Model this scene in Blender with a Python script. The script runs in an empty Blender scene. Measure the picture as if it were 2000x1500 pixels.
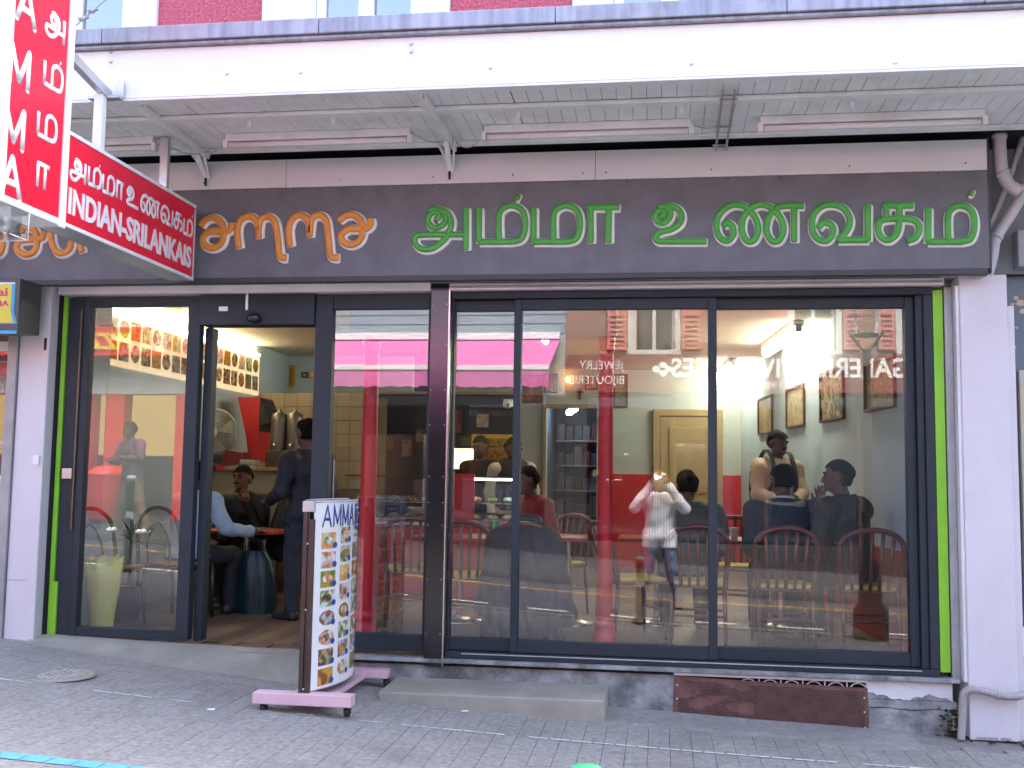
import bpy, bmesh, math, random
import numpy as np
from mathutils import Vector, Matrix

# ------------------------------------------------------------------ camera
S = bpy.context.scene
COL = S.collection
R = math.radians
EYE = Vector((0.0, -6.5, 1.58))
FPX = 2050.0                                   # focal length in pixels of the 2000 px wide photograph
def _axes():
    d = Vector((288.0, 187.0, FPX)); xv = 330.0
    v = Vector((xv, -(FPX * FPX + 288.0 * xv) / 187.0, FPX))
    d.normalize(); v.normalize()
    x = v.cross(d)
    if x.x < 0: x = -x
    return x, d, v
AX, AD, AV = _axes()
cam_data = bpy.data.cameras.new('camera')
cam_data.sensor_width = 36.0
cam_data.lens = FPX / 2000.0 * 36.0
cam_data.clip_start = 0.02
cam_data.clip_end = 400.0
cam = bpy.data.objects.new('camera', cam_data)
COL.objects.link(cam)
right = Vector((AX[0], AD[0], AV[0])); down = Vector((AX[1], AD[1], AV[1])); fwd = Vector((AX[2], AD[2], AV[2]))
m3 = Matrix((right, -down, -fwd)).transposed()
cam.matrix_world = Matrix.Translation(EYE) @ m3.to_4x4()
S.camera = cam

# ------------------------------------------------------------------ light
world = bpy.data.worlds.new('World'); S.world = world; world.use_nodes = True
nt = world.node_tree
sky = nt.nodes.new('ShaderNodeTexSky'); sky.sky_type = 'NISHITA'; sky.sun_disc = False
SUN_EL, SUN_AZ = 56.0, 18.0                      # degrees; azimuth clockwise from +Y: the hazy sun stands behind the restaurant, so the shop front is in shade
sky.sun_elevation = R(SUN_EL); sky.sun_rotation = R(SUN_AZ)
sky.air_density = 0.85; sky.dust_density = 6.0; sky.ozone_density = 0.6
bg = nt.nodes['Background']; bg.inputs['Strength'].default_value = 0.15
nt.links.new(sky.outputs[0], bg.inputs['Color'])
sun_data = bpy.data.lights.new('sun', 'SUN'); sun_data.energy = 0.9; sun_data.angle = R(26); sun_data.color = (1.0, 0.985, 0.955)
sun = bpy.data.objects.new('sun', sun_data); COL.objects.link(sun)
sd = Vector((math.sin(R(SUN_AZ)) * math.cos(R(SUN_EL)), math.cos(R(SUN_AZ)) * math.cos(R(SUN_EL)), math.sin(R(SUN_EL))))
sun.rotation_euler = sd.to_track_quat('Z', 'Y').to_euler(); sun.location = (0, -20, 30)
S.view_settings.view_transform = 'Standard'; S.view_settings.look = 'None'
S.view_settings.exposure = 3.2; S.view_settings.gamma = 1.0
S.render.engine = 'CYCLES'
S.cycles.use_denoising = True
S.cycles.max_bounces = 9; S.cycles.diffuse_bounces = 4; S.cycles.glossy_bounces = 4
S.cycles.transparent_max_bounces = 16; S.cycles.transmission_bounces = 4
S.cycles.sample_clamp_indirect = 6.0
S.cycles.caustics_reflective = False; S.cycles.caustics_refractive = False

# ------------------------------------------------------------------ helpers
def ray(px, py):
    q = Vector((px - 1000.0, py - 750.0, FPX))
    return Vector((q.dot(AX), q.dot(AD), q.dot(AV)))
def at(px, py, Y=0.0):
    """the point of the upright plane y = Y that stands at this place of the photograph"""
    r = ray(px, py); t = (Y - EYE.y) / r.y
    return EYE + r * t
def opp(px, py, Y):
    """a thing seen mirrored in the shop glass, Y metres out on the street side"""
    p = at(px, py, Y); p.y = -p.y
    return p
def atX(px, py, X):
    r = ray(px, py); return EYE + r * (X / r.x)
def atZ(px, py, Z):
    r = ray(px, py); return EYE + r * ((Z - EYE.z) / r.z)

MATS = {}
def mat(name, col, rough=0.6, metal=0.0, var=0.12, vs=6.0, bump=0.0, bs=80.0, col2=None, spec=0.5, detail=4.0,
        grime=0.0, gs=1.6, gcol=(0.05, 0.045, 0.04), rnd=0.0, emit=None, es=0.0, stretch=None, coat=0.0):
    """principled surface; col varies with world-space noise, optional grime patches with their own shape, optional fine relief"""
    if name in MATS: return MATS[name]
    m = bpy.data.materials.new(name); m.use_nodes = True
    n = m.node_tree.nodes; l = m.node_tree.links
    b = n['Principled BSDF']
    b.inputs['Roughness'].default_value = rough; b.inputs['Metallic'].default_value = metal
    b.inputs['Specular IOR Level'].default_value = spec
    if coat: b.inputs['Coat Weight'].default_value = coat
    geo = n.new('ShaderNodeNewGeometry'); pos = geo.outputs['Position']
    if stretch:
        mp = n.new('ShaderNodeMapping'); mp.inputs['Scale'].default_value = stretch
        l.new(pos, mp.inputs['Vector']); pos = mp.outputs[0]
    no = n.new('ShaderNodeTexNoise'); no.inputs['Scale'].default_value = vs; no.inputs['Detail'].default_value = detail
    no.inputs['Roughness'].default_value = 0.62
    l.new(pos, no.inputs['Vector'])
    ramp = n.new('ShaderNodeValToRGB')
    c2 = col2 or tuple(min(1, c * (1 + var)) for c in col); c1 = col if col2 else tuple(c * (1 - var) for c in col)
    ramp.color_ramp.elements[0].position = 0.32; ramp.color_ramp.elements[1].position = 0.68
    ramp.color_ramp.elements[0].color = (*c1, 1); ramp.color_ramp.elements[1].color = (*c2, 1)
    l.new(no.outputs['Fac'], ramp.inputs['Fac']); out = ramp.outputs['Color']
    if rnd:
        oi = n.new('ShaderNodeObjectInfo'); hs = n.new('ShaderNodeHueSaturation')
        mr = n.new('ShaderNodeMapRange'); mr.inputs['To Min'].default_value = 1 - rnd; mr.inputs['To Max'].default_value = 1 + rnd
        l.new(oi.outputs['Random'], mr.inputs['Value']); l.new(mr.outputs[0], hs.inputs['Value'])
        l.new(out, hs.inputs['Color']); out = hs.outputs['Color']
    if grime:
        g = n.new('ShaderNodeTexNoise'); g.inputs['Scale'].default_value = gs; g.inputs['Detail'].default_value = 8
        g.inputs['Roughness'].default_value = 0.7; l.new(geo.outputs['Position'], g.inputs['Vector'])
        gr = n.new('ShaderNodeValToRGB'); gr.color_ramp.elements[0].position = 0.48; gr.color_ramp.elements[1].position = 0.72
        gr.color_ramp.elements[0].color = (0, 0, 0, 1); gr.color_ramp.elements[1].color = (grime, grime, grime, 1)
        l.new(g.outputs['Fac'], gr.inputs['Fac'])
        mx = n.new('ShaderNodeMix'); mx.data_type = 'RGBA'; l.new(gr.outputs[0], mx.inputs[0])
        l.new(out, mx.inputs[6]); mx.inputs[7].default_value = (*gcol, 1); out = mx.outputs[2]
    l.new(out, b.inputs['Base Color'])
    if bump:
        bn = n.new('ShaderNodeTexNoise'); bn.inputs['Scale'].default_value = bs; bn.inputs['Detail'].default_value = 3
        l.new(pos, bn.inputs['Vector'])
        bp = n.new('ShaderNodeBump'); bp.inputs['Strength'].default_value = bump; bp.inputs['Distance'].default_value = 0.01
        l.new(bn.outputs['Fac'], bp.inputs['Height']); l.new(bp.outputs[0], b.inputs['Normal'])
    if emit:
        b.inputs['Emission Color'].default_value = (*emit, 1); b.inputs['Emission Strength'].default_value = es
    MATS[name] = m
    return m

def glass_mat(name, tint=(0.96, 0.98, 0.98), refl=1.6, rough=0.0):
    if name in MATS: return MATS[name]
    m = bpy.data.materials.new(name); m.use_nodes = True
    n = m.node_tree.nodes; l = m.node_tree.links; n.clear()
    o = n.new('ShaderNodeOutputMaterial'); mx = n.new('ShaderNodeMixShader')
    tr = n.new('ShaderNodeBsdfTransparent'); tr.inputs[0].default_value = (*tint, 1)
    gl = n.new('ShaderNodeBsdfGlossy'); gl.inputs['Roughness'].default_value = rough; gl.inputs[0].default_value = (1, 1, 1, 1)
    # reflectance of a thin sheet, the same from either side: 0.04 head-on, rising to 1 at grazing angles
    gm = n.new('ShaderNodeNewGeometry'); dt = n.new('ShaderNodeVectorMath'); dt.operation = 'DOT_PRODUCT'
    l.new(gm.outputs['Incoming'], dt.inputs[0]); l.new(gm.outputs['Normal'], dt.inputs[1])
    def mth(op, a_, b_=None, clamp=False):
        q = n.new('ShaderNodeMath'); q.operation = op; q.use_clamp = clamp
        for k, v in enumerate((a_, b_)):
            if v is None: continue
            if isinstance(v, (int, float)): q.inputs[k].default_value = v
            else: l.new(v, q.inputs[k])
        return q.outputs[0]
    c = mth('ABSOLUTE', dt.outputs['Value']); p5 = mth('POWER', mth('SUBTRACT', 1.0, c, True), 5.0)
    f0 = 0.04 * refl
    fac = mth('ADD', mth('MULTIPLY', p5, 1 - f0), f0, True)
    l.new(fac, mx.inputs[0])
    l.new(tr.outputs[0], mx.inputs[1]); l.new(gl.outputs[0], mx.inputs[2]); l.new(mx.outputs[0], o.inputs[0])
    MATS[name] = m
    return m

class MB:
    """collects shapes and links them as one mesh object"""
    def __init__(s): s.v = []; s.f = []; s.sm = []
    def add(s, vs, fs, smooth=False):
        k = len(s.v); s.v += [tuple(p) for p in vs]
        s.f += [tuple(i + k for i in f) for f in fs]; s.sm += [smooth] * len(fs); return s
    def box(s, x0, x1, y0, y1, z0, z1):
        vs = [(x, y, z) for z in (z0, z1) for y in (y0, y1) for x in (x0, x1)]
        return s.add(vs, [(0, 2, 3, 1), (4, 5, 7, 6), (0, 1, 5, 4), (2, 6, 7, 3), (0, 4, 6, 2), (1, 3, 7, 5)])
    def bar(s, a, b, w, h, up=(0, 0, 1)):
        """rectangular bar from a to b, w across, h along up"""
        a = Vector(a); b = Vector(b); d = (b - a).normalized(); u = Vector(up)
        x = d.cross(u)
        if x.length < 1e-4: x = d.cross(Vector((1, 0, 0)))
        x.normalize(); u = x.cross(d)
        vs = [p + x * (sx * w / 2) + u * (su * h / 2) for p in (a, b) for sx, su in ((-1, -1), (1, -1), (1, 1), (-1, 1))]
        return s.add(vs, [(0, 1, 2, 3), (7, 6, 5, 4), (0, 4, 5, 1), (1, 5, 6, 2), (2, 6, 7, 3), (3, 7, 4, 0)])
    def tube(s, path, r, n=10, flat=1.0, nrm=None, closed=False, caps=True):
        """swept circle along path; r a number or a list; flat squashes it along nrm"""
        P = [Vector(p) for p in path]; m = len(P)
        rs = r if isinstance(r, (list, tuple)) else [r] * m
        t0 = (P[1] - P[0]).normalized()
        nv = Vector(nrm) if nrm else (Vector((0, 0, 1)) if abs(t0.z) < 0.9 else Vector((1, 0, 0)))
        rings = []; u = None
        for i in range(m):
            if closed: t = P[(i + 1) % m] - P[i - 1]
            else: t = P[min(i + 1, m - 1)] - P[max(i - 1, 0)]
            t.normalize()
            if nrm: w = nv; u = t.cross(w)
            else:
                if u is None: u = t.cross(nv)
                else: u = u - t * u.dot(t)
                if u.length < 1e-6: u = t.orthogonal()
                u.normalize(); w = u.cross(t)
            u = u.normalized()
            rings.append([P[i] + u * (math.cos(a) * rs[i]) + w * (math.sin(a) * rs[i] * flat) for a in [2 * math.pi * k / n for k in range(n)]])
        vs = [p for rg in rings for p in rg]; fs = []
        for i in range(m if closed else m - 1):
            j = (i + 1) % m
            for k in range(n):
                q = (k + 1) % n; fs.append((i * n + k, i * n + q, j * n + q, j * n + k))
        if caps and not closed:
            fs.append(tuple(reversed(range(n)))); fs.append(tuple((m - 1) * n + k for k in range(n)))
        return s.add(vs, fs, True)
    def blob(s, c, r, n=12, flat=(1, 1, 1)):
        c = Vector(c); vs = [c + Vector((0, 0, r * flat[2]))]; k = max(5, n // 2); fs = []
        for i in range(1, k):
            th = math.pi * i / k
            for j in range(n):
                ph = 2 * math.pi * j / n
                vs.append(c + Vector((r * flat[0] * math.sin(th) * math.cos(ph), r * flat[1] * math.sin(th) * math.sin(ph), r * flat[2] * math.cos(th))))
        vs.append(c - Vector((0, 0, r * flat[2])))
        for j in range(n): fs.append((0, 1 + j, 1 + (j + 1) % n))
        for i in range(k - 2):
            for j in range(n):
                a = 1 + i * n + j; b = 1 + i * n + (j + 1) % n; fs.append((a, a + n, b + n, b))
        e = len(vs) - 1; o = 1 + (k - 2) * n
        for j in range(n): fs.append((e, o + (j + 1) % n, o + j))
        return s.add(vs, fs, True)
    def lathe(s, prof, c=(0, 0, 0), n=20, caps=True):
        """profile of (radius, height) turned about the upright axis through c"""
        c = Vector(c); vs = []; fs = []
        for r, z in prof:
            for k in range(n):
                a = 2 * math.pi * k / n; vs.append(c + Vector((r * math.cos(a), r * math.sin(a), z)))
        for i in range(len(prof) - 1):
            for k in range(n):
                q = (k + 1) % n; fs.append((i * n + k, i * n + q, (i + 1) * n + q, (i + 1) * n + k))
        s.add(vs, fs, True)
        if caps: s.add(vs[:n], [tuple(reversed(range(n)))]); s.add(vs[-n:], [tuple(range(n))])
        return s
    def prism(s, pts, vec):
        """flat outline (3D points) pushed along vec"""
        n = len(pts); v = Vector(vec); a = [Vector(p) for p in pts]; b = [p + v for p in a]
        fs = [tuple(range(n)), tuple(reversed(range(n, 2 * n)))]
        fs += [((i + 1) % n, i, i + n, (i + 1) % n + n) for i in range(n)]
        return s.add(a + b, fs)
    def sheet(s, P, smooth=True):
        """P[i][j] grid of points"""
        h, w = len(P), len(P[0])
        fs = [(i * w + j, i * w + j + 1, (i + 1) * w + j + 1, (i + 1) * w + j) for i in range(h - 1) for j in range(w - 1)]
        return s.add([p for r_ in P for p in r_], fs, smooth)
    def build(s, name, m, parent=None, bevel=0.0, seg=2, loc=None):
        me = bpy.data.meshes.new(name); me.from_pydata(s.v, [], s.f); me.update()
        for p, k in zip(me.polygons, s.sm): p.use_smooth = k
        bm = bmesh.new(); bm.from_mesh(me)
        bmesh.ops.recalc_face_normals(bm, faces=bm.faces)
        if bevel:
            bmesh.ops.bevel(bm, geom=[e for e in bm.edges if len(e.link_faces) == 2 and e.calc_face_angle(0) > 0.6], offset=bevel, segments=seg, affect='EDGES', profile=0.5)
        bm.to_mesh(me); bm.free()
        if m: me.materials.append(m)
        o = bpy.data.objects.new(name, me); COL.objects.link(o)
        if parent: o.parent = parent
        if loc: o.location = loc
        return o

def tag(o, label=None, cat=None, group=None, kind=None):
    if label: o['label'] = label
    if cat: o['category'] = cat
    if group: o['group'] = group
    if kind: o['kind'] = kind
    return o
def thing(name, label, cat, loc=(0, 0, 0), rz=0.0, group=None):
    o = bpy.data.objects.new(name, None); COL.objects.link(o); o.empty_display_size = 0.1
    o.location = loc; o.rotation_euler = (0, 0, rz)
    return tag(o, label, cat, group)
def struct(o): o['kind'] = 'structure'; return o
def B(name, m, parent, x0, x1, y0, y1, z0, z1, bevel=0.0):
    return MB().box(min(x0, x1), max(x0, x1), min(y0, y1), max(y0, y1), min(z0, z1), max(z0, z1)).build(name, m, parent, bevel)
def copy_tree(o, parent=None):
    c = o.copy(); COL.objects.link(c); c.parent = parent
    for ch in list(o.children): copy_tree(ch, c)
    return c
def smooth_path(pts, n=6, closed=False):
    P = [Vector(p) for p in pts]; m = len(P); out = []
    rng = range(m) if closed else range(m - 1)
    for i in rng:
        p0 = P[i - 1] if (i > 0 or closed) else P[0]
        p1 = P[i]; p2 = P[(i + 1) % m]; p3 = P[(i + 2) % m] if (closed or i + 2 < m) else P[-1]
        for k in range(n):
            t = k / n
            out.append(0.5 * ((2 * p1) + (p2 - p0) * t + (2 * p0 - 5 * p1 + 4 * p2 - p3) * t * t + (3 * p1 - p0 - 3 * p2 + p3) * t ** 3))
    if not closed: out.append(P[-1])
    return out

def text(body, name, m, parent, origin, u, v, width=None, height=1.0, depth=0.004, bold=0.0, center=False, letters=False):
    """raised lettering: u is the reading direction, v is up; scaled to width x height; letters=True gives each character its own mesh"""
    u = Vector(u).normalized(); v = Vector(v).normalized(); w = u.cross(v)
    c = bpy.data.curves.new(name, 'FONT'); c.body = body; c.size = 1.0; c.extrude = 0.5; c.resolution_u = 3; c.offset = bold
    o = bpy.data.objects.new(name, c); COL.objects.link(o)
    dg = bpy.context.evaluated_depsgraph_get(); me = bpy.data.meshes.new_from_object(o.evaluated_get(dg))
    bpy.data.objects.remove(o); bpy.data.curves.remove(c)
    xs = [p.co.x for p in me.vertices]; ys = [p.co.y for p in me.vertices]
    x0, x1, y0, y1 = min(xs), max(xs), min(ys), max(ys)
    cap = 0.7; sy = height / cap; sx = width / (x1 - x0) if width else sy
    og = Vector(origin)
    if center: og = og - u * ((x1 - x0) * sx / 2)
    for p in me.vertices:
        q = p.co; p.co = og + u * ((q.x - x0) * sx) + v * (q.y * sy) + w * ((q.z + 0.5) * depth)
    me.materials.append(m)
    if not letters:
        o = bpy.data.objects.new(name, me); COL.objects.link(o); o.parent = parent
        return [o]
    bm = bmesh.new(); bm.from_mesh(me); bm.verts.ensure_lookup_table()
    seen = set(); comps = []
    for vt in bm.verts:
        if vt.index in seen: continue
        st = [vt]; comp = set()
        while st:
            a = st.pop()
            if a.index in comp: continue
            comp.add(a.index)
            for e in a.link_edges: st.append(e.other_vert(a))
        seen |= comp; comps.append(comp)
    # merge the pieces that overlap along the reading direction into one character
    def span(cp):
        t = [bm.verts[i].co.dot(u) for i in cp]; return min(t), max(t)
    comps.sort(key=lambda c_: span(c_)[0]); chars = []
    for cp in comps:
        a, b = span(cp)
        if chars and a < chars[-1][1] - 0.25 * (b - a): chars[-1][0] |= cp; chars[-1][1] = max(chars[-1][1], b)
        else: chars.append([set(cp), b])
    outs = []
    for cp, _ in chars:
        ids = sorted(cp); mp = {i: k for k, i in enumerate(ids)}
        mm = bpy.data.meshes.new(name)
        mm.from_pydata([bm.verts[i].co[:] for i in ids], [], [tuple(mp[x.index] for x in f.verts) for f in bm.faces if f.verts[0].index in cp])
        mm.materials.append(m); oo = bpy.data.objects.new(name, mm); COL.objects.link(oo); oo.parent = parent; outs.append(oo)
    bm.free(); bpy.data.meshes.remove(me)
    return outs

# ------------------------------------------------------------------ materials
ANTH = mat('anthracite_aluminium', (0.021, 0.031, 0.042), 0.5, 0.0, 0.1, 3, grime=0.2, gs=2.0, gcol=(0.04, 0.05, 0.058), spec=0.3)
BLACKM = mat('black_gloss_metal', (0.008, 0.007, 0.010), 0.16, 0.0, 0.2, 4, spec=0.7)
WHITEP = mat('white_paint', (0.74, 0.73, 0.74), 0.5, 0, 0.05, 3, grime=0.28, gs=2.4, gcol=(0.34, 0.31, 0.28))
FASCW = mat('fascia_white_paint', (0.84, 0.84, 0.83), 0.5, 0, 0.04, 3, grime=0.1, gs=3, gcol=(0.5, 0.48, 0.45))
SOFFW = mat('soffit_white_paint', (0.79, 0.81, 0.81), 0.65, 0, 0.05, 4, grime=0.3, gs=3.5, gcol=(0.30, 0.29, 0.26))
POSTW = mat('post_white_paint', (0.62, 0.60, 0.64), 0.45, 0, 0.04, 2.0, grime=0.22, gs=2.2, gcol=(0.42, 0.39, 0.38))
GREYP = mat('grey_steel_channel', (0.33, 0.34, 0.36), 0.45, 0.3, 0.12, 5, grime=0.3, gs=4)
GREEN = mat('lime_green_paint', (0.23, 0.56, 0.03), 0.5, 0, 0.08, 4, grime=0.2, gs=5, gcol=(0.10, 0.16, 0.02))
ROUGHC = mat('pink_roughcast', (0.50, 0.11, 0.145), 0.9, 0, 0.35, 60, bump=1.0, bs=70, detail=2)
ZINC = mat('zinc_flashing', (0.30, 0.31, 0.36), 0.45, 0.4, 0.25, 4, stretch=(6, 6, 0.6), grime=0.35, gs=3, gcol=(0.55, 0.55, 0.6))
SIGNG = mat('sign_grey_panel', (0.122, 0.128, 0.148), 0.55, 0, 0.16, 7, detail=6, grime=0.12, gs=2, gcol=(0.155, 0.15, 0.17))
BOARDW = mat('header_board_white', (0.64, 0.67, 0.69), 0.6, 0, 0.05, 3, grime=0.25, gs=3, gcol=(0.36, 0.34, 0.33))
SIGND = mat('sign_dark_strip', (0.035, 0.035, 0.042), 0.5)
ORANGE = mat('orange_letter', (0.66, 0.25, 0.03), 0.45, 0, 0.12, 10)
GREENL = mat('green_letter', (0.055, 0.33, 0.04), 0.45, 0, 0.12, 10)
LETW = mat('letter_edge_white', (0.80, 0.77, 0.75), 0.5, 0, 0.08, 8)
REDS = mat('sign_red', (0.80, 0.012, 0.045), 0.35, 0, 0.05, 2)
SIGNW = mat('sign_white', (0.80, 0.80, 0.80), 0.4, 0, 0.03, 3)
ALU = mat('aluminium', (0.55, 0.56, 0.58), 0.35, 0.7, 0.08, 6)
STEEL = mat('stainless_steel', (0.60, 0.58, 0.55), 0.25, 1.0, 0.08, 6)
CONC = mat('weathered_concrete', (0.12, 0.125, 0.125), 0.9, 0, 0.35, 6, col2=(0.40, 0.41, 0.42), bump=0.5, bs=50, grime=0.85, gs=4.5, gcol=(0.055, 0.06, 0.058), detail=8)
CONCL = mat('pale_concrete', (0.31, 0.295, 0.25), 0.9, 0, 0.16, 4, bump=0.3, bs=90, grime=0.4, gs=2.5, gcol=(0.16, 0.152, 0.132))
WHITEW = mat('whitewashed_concrete', (0.68, 0.68, 0.70), 0.85, 0, 0.12, 6, bump=0.3, bs=50, grime=0.5, gs=6, gcol=(0.32, 0.33, 0.33))
PAVE = mat('paver_concrete', (0.29, 0.277, 0.258), 0.92, 0, 0.28, 38, bump=0.6, bs=150, rnd=0.025, detail=7, grime=0.75, gs=1.9, gcol=(0.165, 0.156, 0.146))
PAVEJ = mat('pavement_bed', (0.245, 0.232, 0.218), 0.95, 0, 0.25, 30, bump=0.4, bs=150, detail=6, grime=0.5, gs=1.8, gcol=(0.085, 0.08, 0.08))
TARF = mat('footway_screed', (0.29, 0.277, 0.26), 0.92, 0, 0.22, 26, bump=0.4, bs=140, detail=7, grime=0.7, gs=1.5, gcol=(0.165, 0.157, 0.148))
ASPH = mat('asphalt', (0.068, 0.069, 0.076), 0.85, 0, 0.3, 40, bump=0.4, bs=200, grime=0.3, gs=1.0, gcol=(0.095, 0.095, 0.102))
PAINTW = mat('road_paint_white', (0.80, 0.80, 0.80), 0.7, 0, 0.1, 20, grime=0.3, gs=14, gcol=(0.25, 0.25, 0.25))
PAINTB = mat('road_paint_blue', (0.13, 0.42, 0.66), 0.7, 0, 0.1, 20, grime=0.4, gs=14, gcol=(0.18, 0.25, 0.3))
PAINTY = mat('road_paint_yellow', (0.60, 0.36, 0.05), 0.7, 0, 0.1, 20)
RUST = mat('brown_red_perforated_metal', (0.15, 0.068, 0.058), 0.7, 0.1, 0.3, 14, grime=0.4, gs=9, gcol=(0.15, 0.095, 0.085))
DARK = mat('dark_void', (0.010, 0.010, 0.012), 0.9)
PIPE = mat('grey_pvc_pipe', (0.46, 0.46, 0.48), 0.45, 0, 0.08, 6, grime=0.35, gs=7, gcol=(0.26, 0.22, 0.24))
PIPEB = mat('old_drain_pipe', (0.36, 0.33, 0.34), 0.5, 0, 0.15, 10, grime=0.5, gs=12, gcol=(0.16, 0.11, 0.10))
MOSS = mat('moss', (0.022, 0.03, 0.010), 0.95, 0, 0.5, 40, bump=0.8, bs=90)
PINKB = mat('pink_painted_wood', (0.66, 0.44, 0.50), 0.5, 0, 0.06, 5, grime=0.25, gs=9, gcol=(0.45, 0.30, 0.33))
BROWN = mat('brown_aluminium', (0.070, 0.040, 0.036), 0.35, 0.2, 0.15, 6)
RUBBER = mat('black_rubber', (0.012, 0.012, 0.012), 0.6)
GLASS = glass_mat('shop_glass', refl=1.75)
GLASSW = glass_mat('window_glass', (0.35, 0.38, 0.40), 8.0)
ACRYL = glass_mat('clear_acrylic', (0.93, 0.95, 0.95), 1.6)

# ------------------------------------------------------------------ ground: a street that falls gently to the right
random.seed(5)
def g(x):
    if x < -4: return 0.471 - 0.060 * (x + 4)
    if x > 2: return 0.129 - 0.035 * (x - 2)
    return 0.195 - 0.045 * x + 0.006 * x * x
KERB, KERB2, OPPF = -3.9, -8.6, -12.0
def G(x, y):
    if y >= KERB: return g(x) + 0.015
    if y > KERB2: return g(x) - 0.195
    return g(x) - 0.085 - 0.01 * (y - KERB2)
def ground_sheet(name, m, x0, x1, ys, dz=0.0, nx=60, fn=G):
    xs = [x0 + (x1 - x0) * i / nx for i in range(nx + 1)]
    P = [[(x, y, fn(x, y) + dz) for x in xs] for y in ys]
    return struct(MB().sheet(P).build(name, m))
pavement = ground_sheet('pavement', PAVEJ, -30, 30, [-3.78, -3.0, -2.4, -1.8, -1.2, -0.6, 0.12], -0.012)
scr = []
for k in range(9):
    row = []
    for i in range(60):
        x = -4.6 + 0.102 * i
        y0 = -0.52 + 0.035 * math.sin(3.1 * x) + 0.02 * math.sin(9.7 * x + 1); y = y0 + (0.02 - y0) * k / 8
        row.append((x, y, G(x, y) + (0.006 if k else -0.004) + 0.0012 * math.sin(9 * x + 5 * y)))
    scr.append(row)
screed = MB().sheet(scr).build('screed_strip', TARF, pavement)
kerb = MB()
xs = [-30 + i for i in range(61)]
for a, b in zip(xs[:-1], xs[1:]):
    za, zb = G(a, -3.85), G(b, -3.85)
    kerb.add([(a + .005, -3.9, za - .2), (b - .005, -3.9, zb - .2), (b - .005, -3.9, zb), (a + .005, -3.9, za), (a + .005, -3.78, za - .2), (b - .005, -3.78, zb - .2), (b - .005, -3.78, zb), (a + .005, -3.78, za)],
             [(0, 1, 2, 3), (3, 2, 6, 7), (4, 7, 6, 5), (0, 3, 7, 4), (1, 5, 6, 2)])
struct(kerb.build('kerb', CONCL))
struct(MB().sheet([[(x, y, g(x) - 0.195) for x in xs] for y in (KERB2 + 0.001, -7, -5, KERB - 0.001)]).build('road', ASPH))
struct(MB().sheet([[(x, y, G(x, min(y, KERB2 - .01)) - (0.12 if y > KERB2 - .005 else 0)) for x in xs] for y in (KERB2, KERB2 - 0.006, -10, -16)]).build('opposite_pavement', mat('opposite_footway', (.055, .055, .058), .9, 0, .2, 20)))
struct(MB().sheet([[(x, y, g(max(-40, min(40, x))) - 1.2) for x in (-180, -60, -30, 0, 30, 60, 180)] for y in (-180, -60, -30, -15.9, 0.5, 40, 180)]).build('ground', ASPH))
# pavers: the nearest 300 as pieces of their own, the rest joined
PX, PY = 0.112, 0.160
def paver_mesh():
    b = MB(); hx, hy, c = PX / 2 - .0008, PY / 2 - .0008, .0016
    v = [(sx * hx, sy * hy, -.02) for sx, sy in ((-1, -1), (1, -1), (1, 1), (-1, 1))]
    v += [(sx * hx, sy * hy, -c) for sx, sy in ((-1, -1), (1, -1), (1, 1), (-1, 1))]
    v += [(sx * (hx - c), sy * (hy - c), 0) for sx, sy in ((-1, -1), (1, -1), (1, 1), (-1, 1))]
    f = [(8, 9, 10, 11)]
    for k in range(4):
        q = (k + 1) % 4; f += [(k, q, 4 + q, 4 + k), (4 + k, 4 + q, 8 + q, 8 + k)]
    return v, f
pv, pf = paver_mesh()
spots = []
for i in range(-43, 21):
    for j in range(0, 13):
        x = i * PX; y = -2.42 + j * PY + (PY * 0.5 if i % 2 else 0)
        if y > (-0.12 if x > 1.25 else -0.36): continue
        if -1.56 < x < -0.34 and y > -0.40: continue
        q = Vector((x, y, G(x, y))) - EYE
        cx = AX * q.x + AD * q.y + AV * q.z
        u, w = 1000 + cx.x / cx.z * FPX, 750 + cx.y / cx.z * FPX
        vis = -40 < u < 2040 and w < 1530
        spots.append((0 if vis else 1, q.length, x, y))
spots.sort()
base = MB().add(pv, pf).build('paver', PAVE, pavement)
rest = MB()
for k, (vis, d, x, y) in enumerate(spots):
    z = G(x, y) + random.uniform(-.0006, .0006); sl = (g(x + .05) - g(x - .05)) / .1
    M_ = Matrix.Translation((x, y, z)) @ Matrix.Rotation(-math.atan(sl) + random.uniform(-.003, .003), 4, 'Y') @ Matrix.Rotation(random.uniform(-.003, .003), 4, 'X')
    if k < 300:
        o = base if k == 0 else base.copy()
        if k: COL.objects.link(o); o.parent = pavement
        o.matrix_local = M_
    else: rest.add([M_ @ Vector(p) for p in pv], pf)
o = rest.build('paver_field', PAVE, pavement); o['kind'] = 'stuff'
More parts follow.
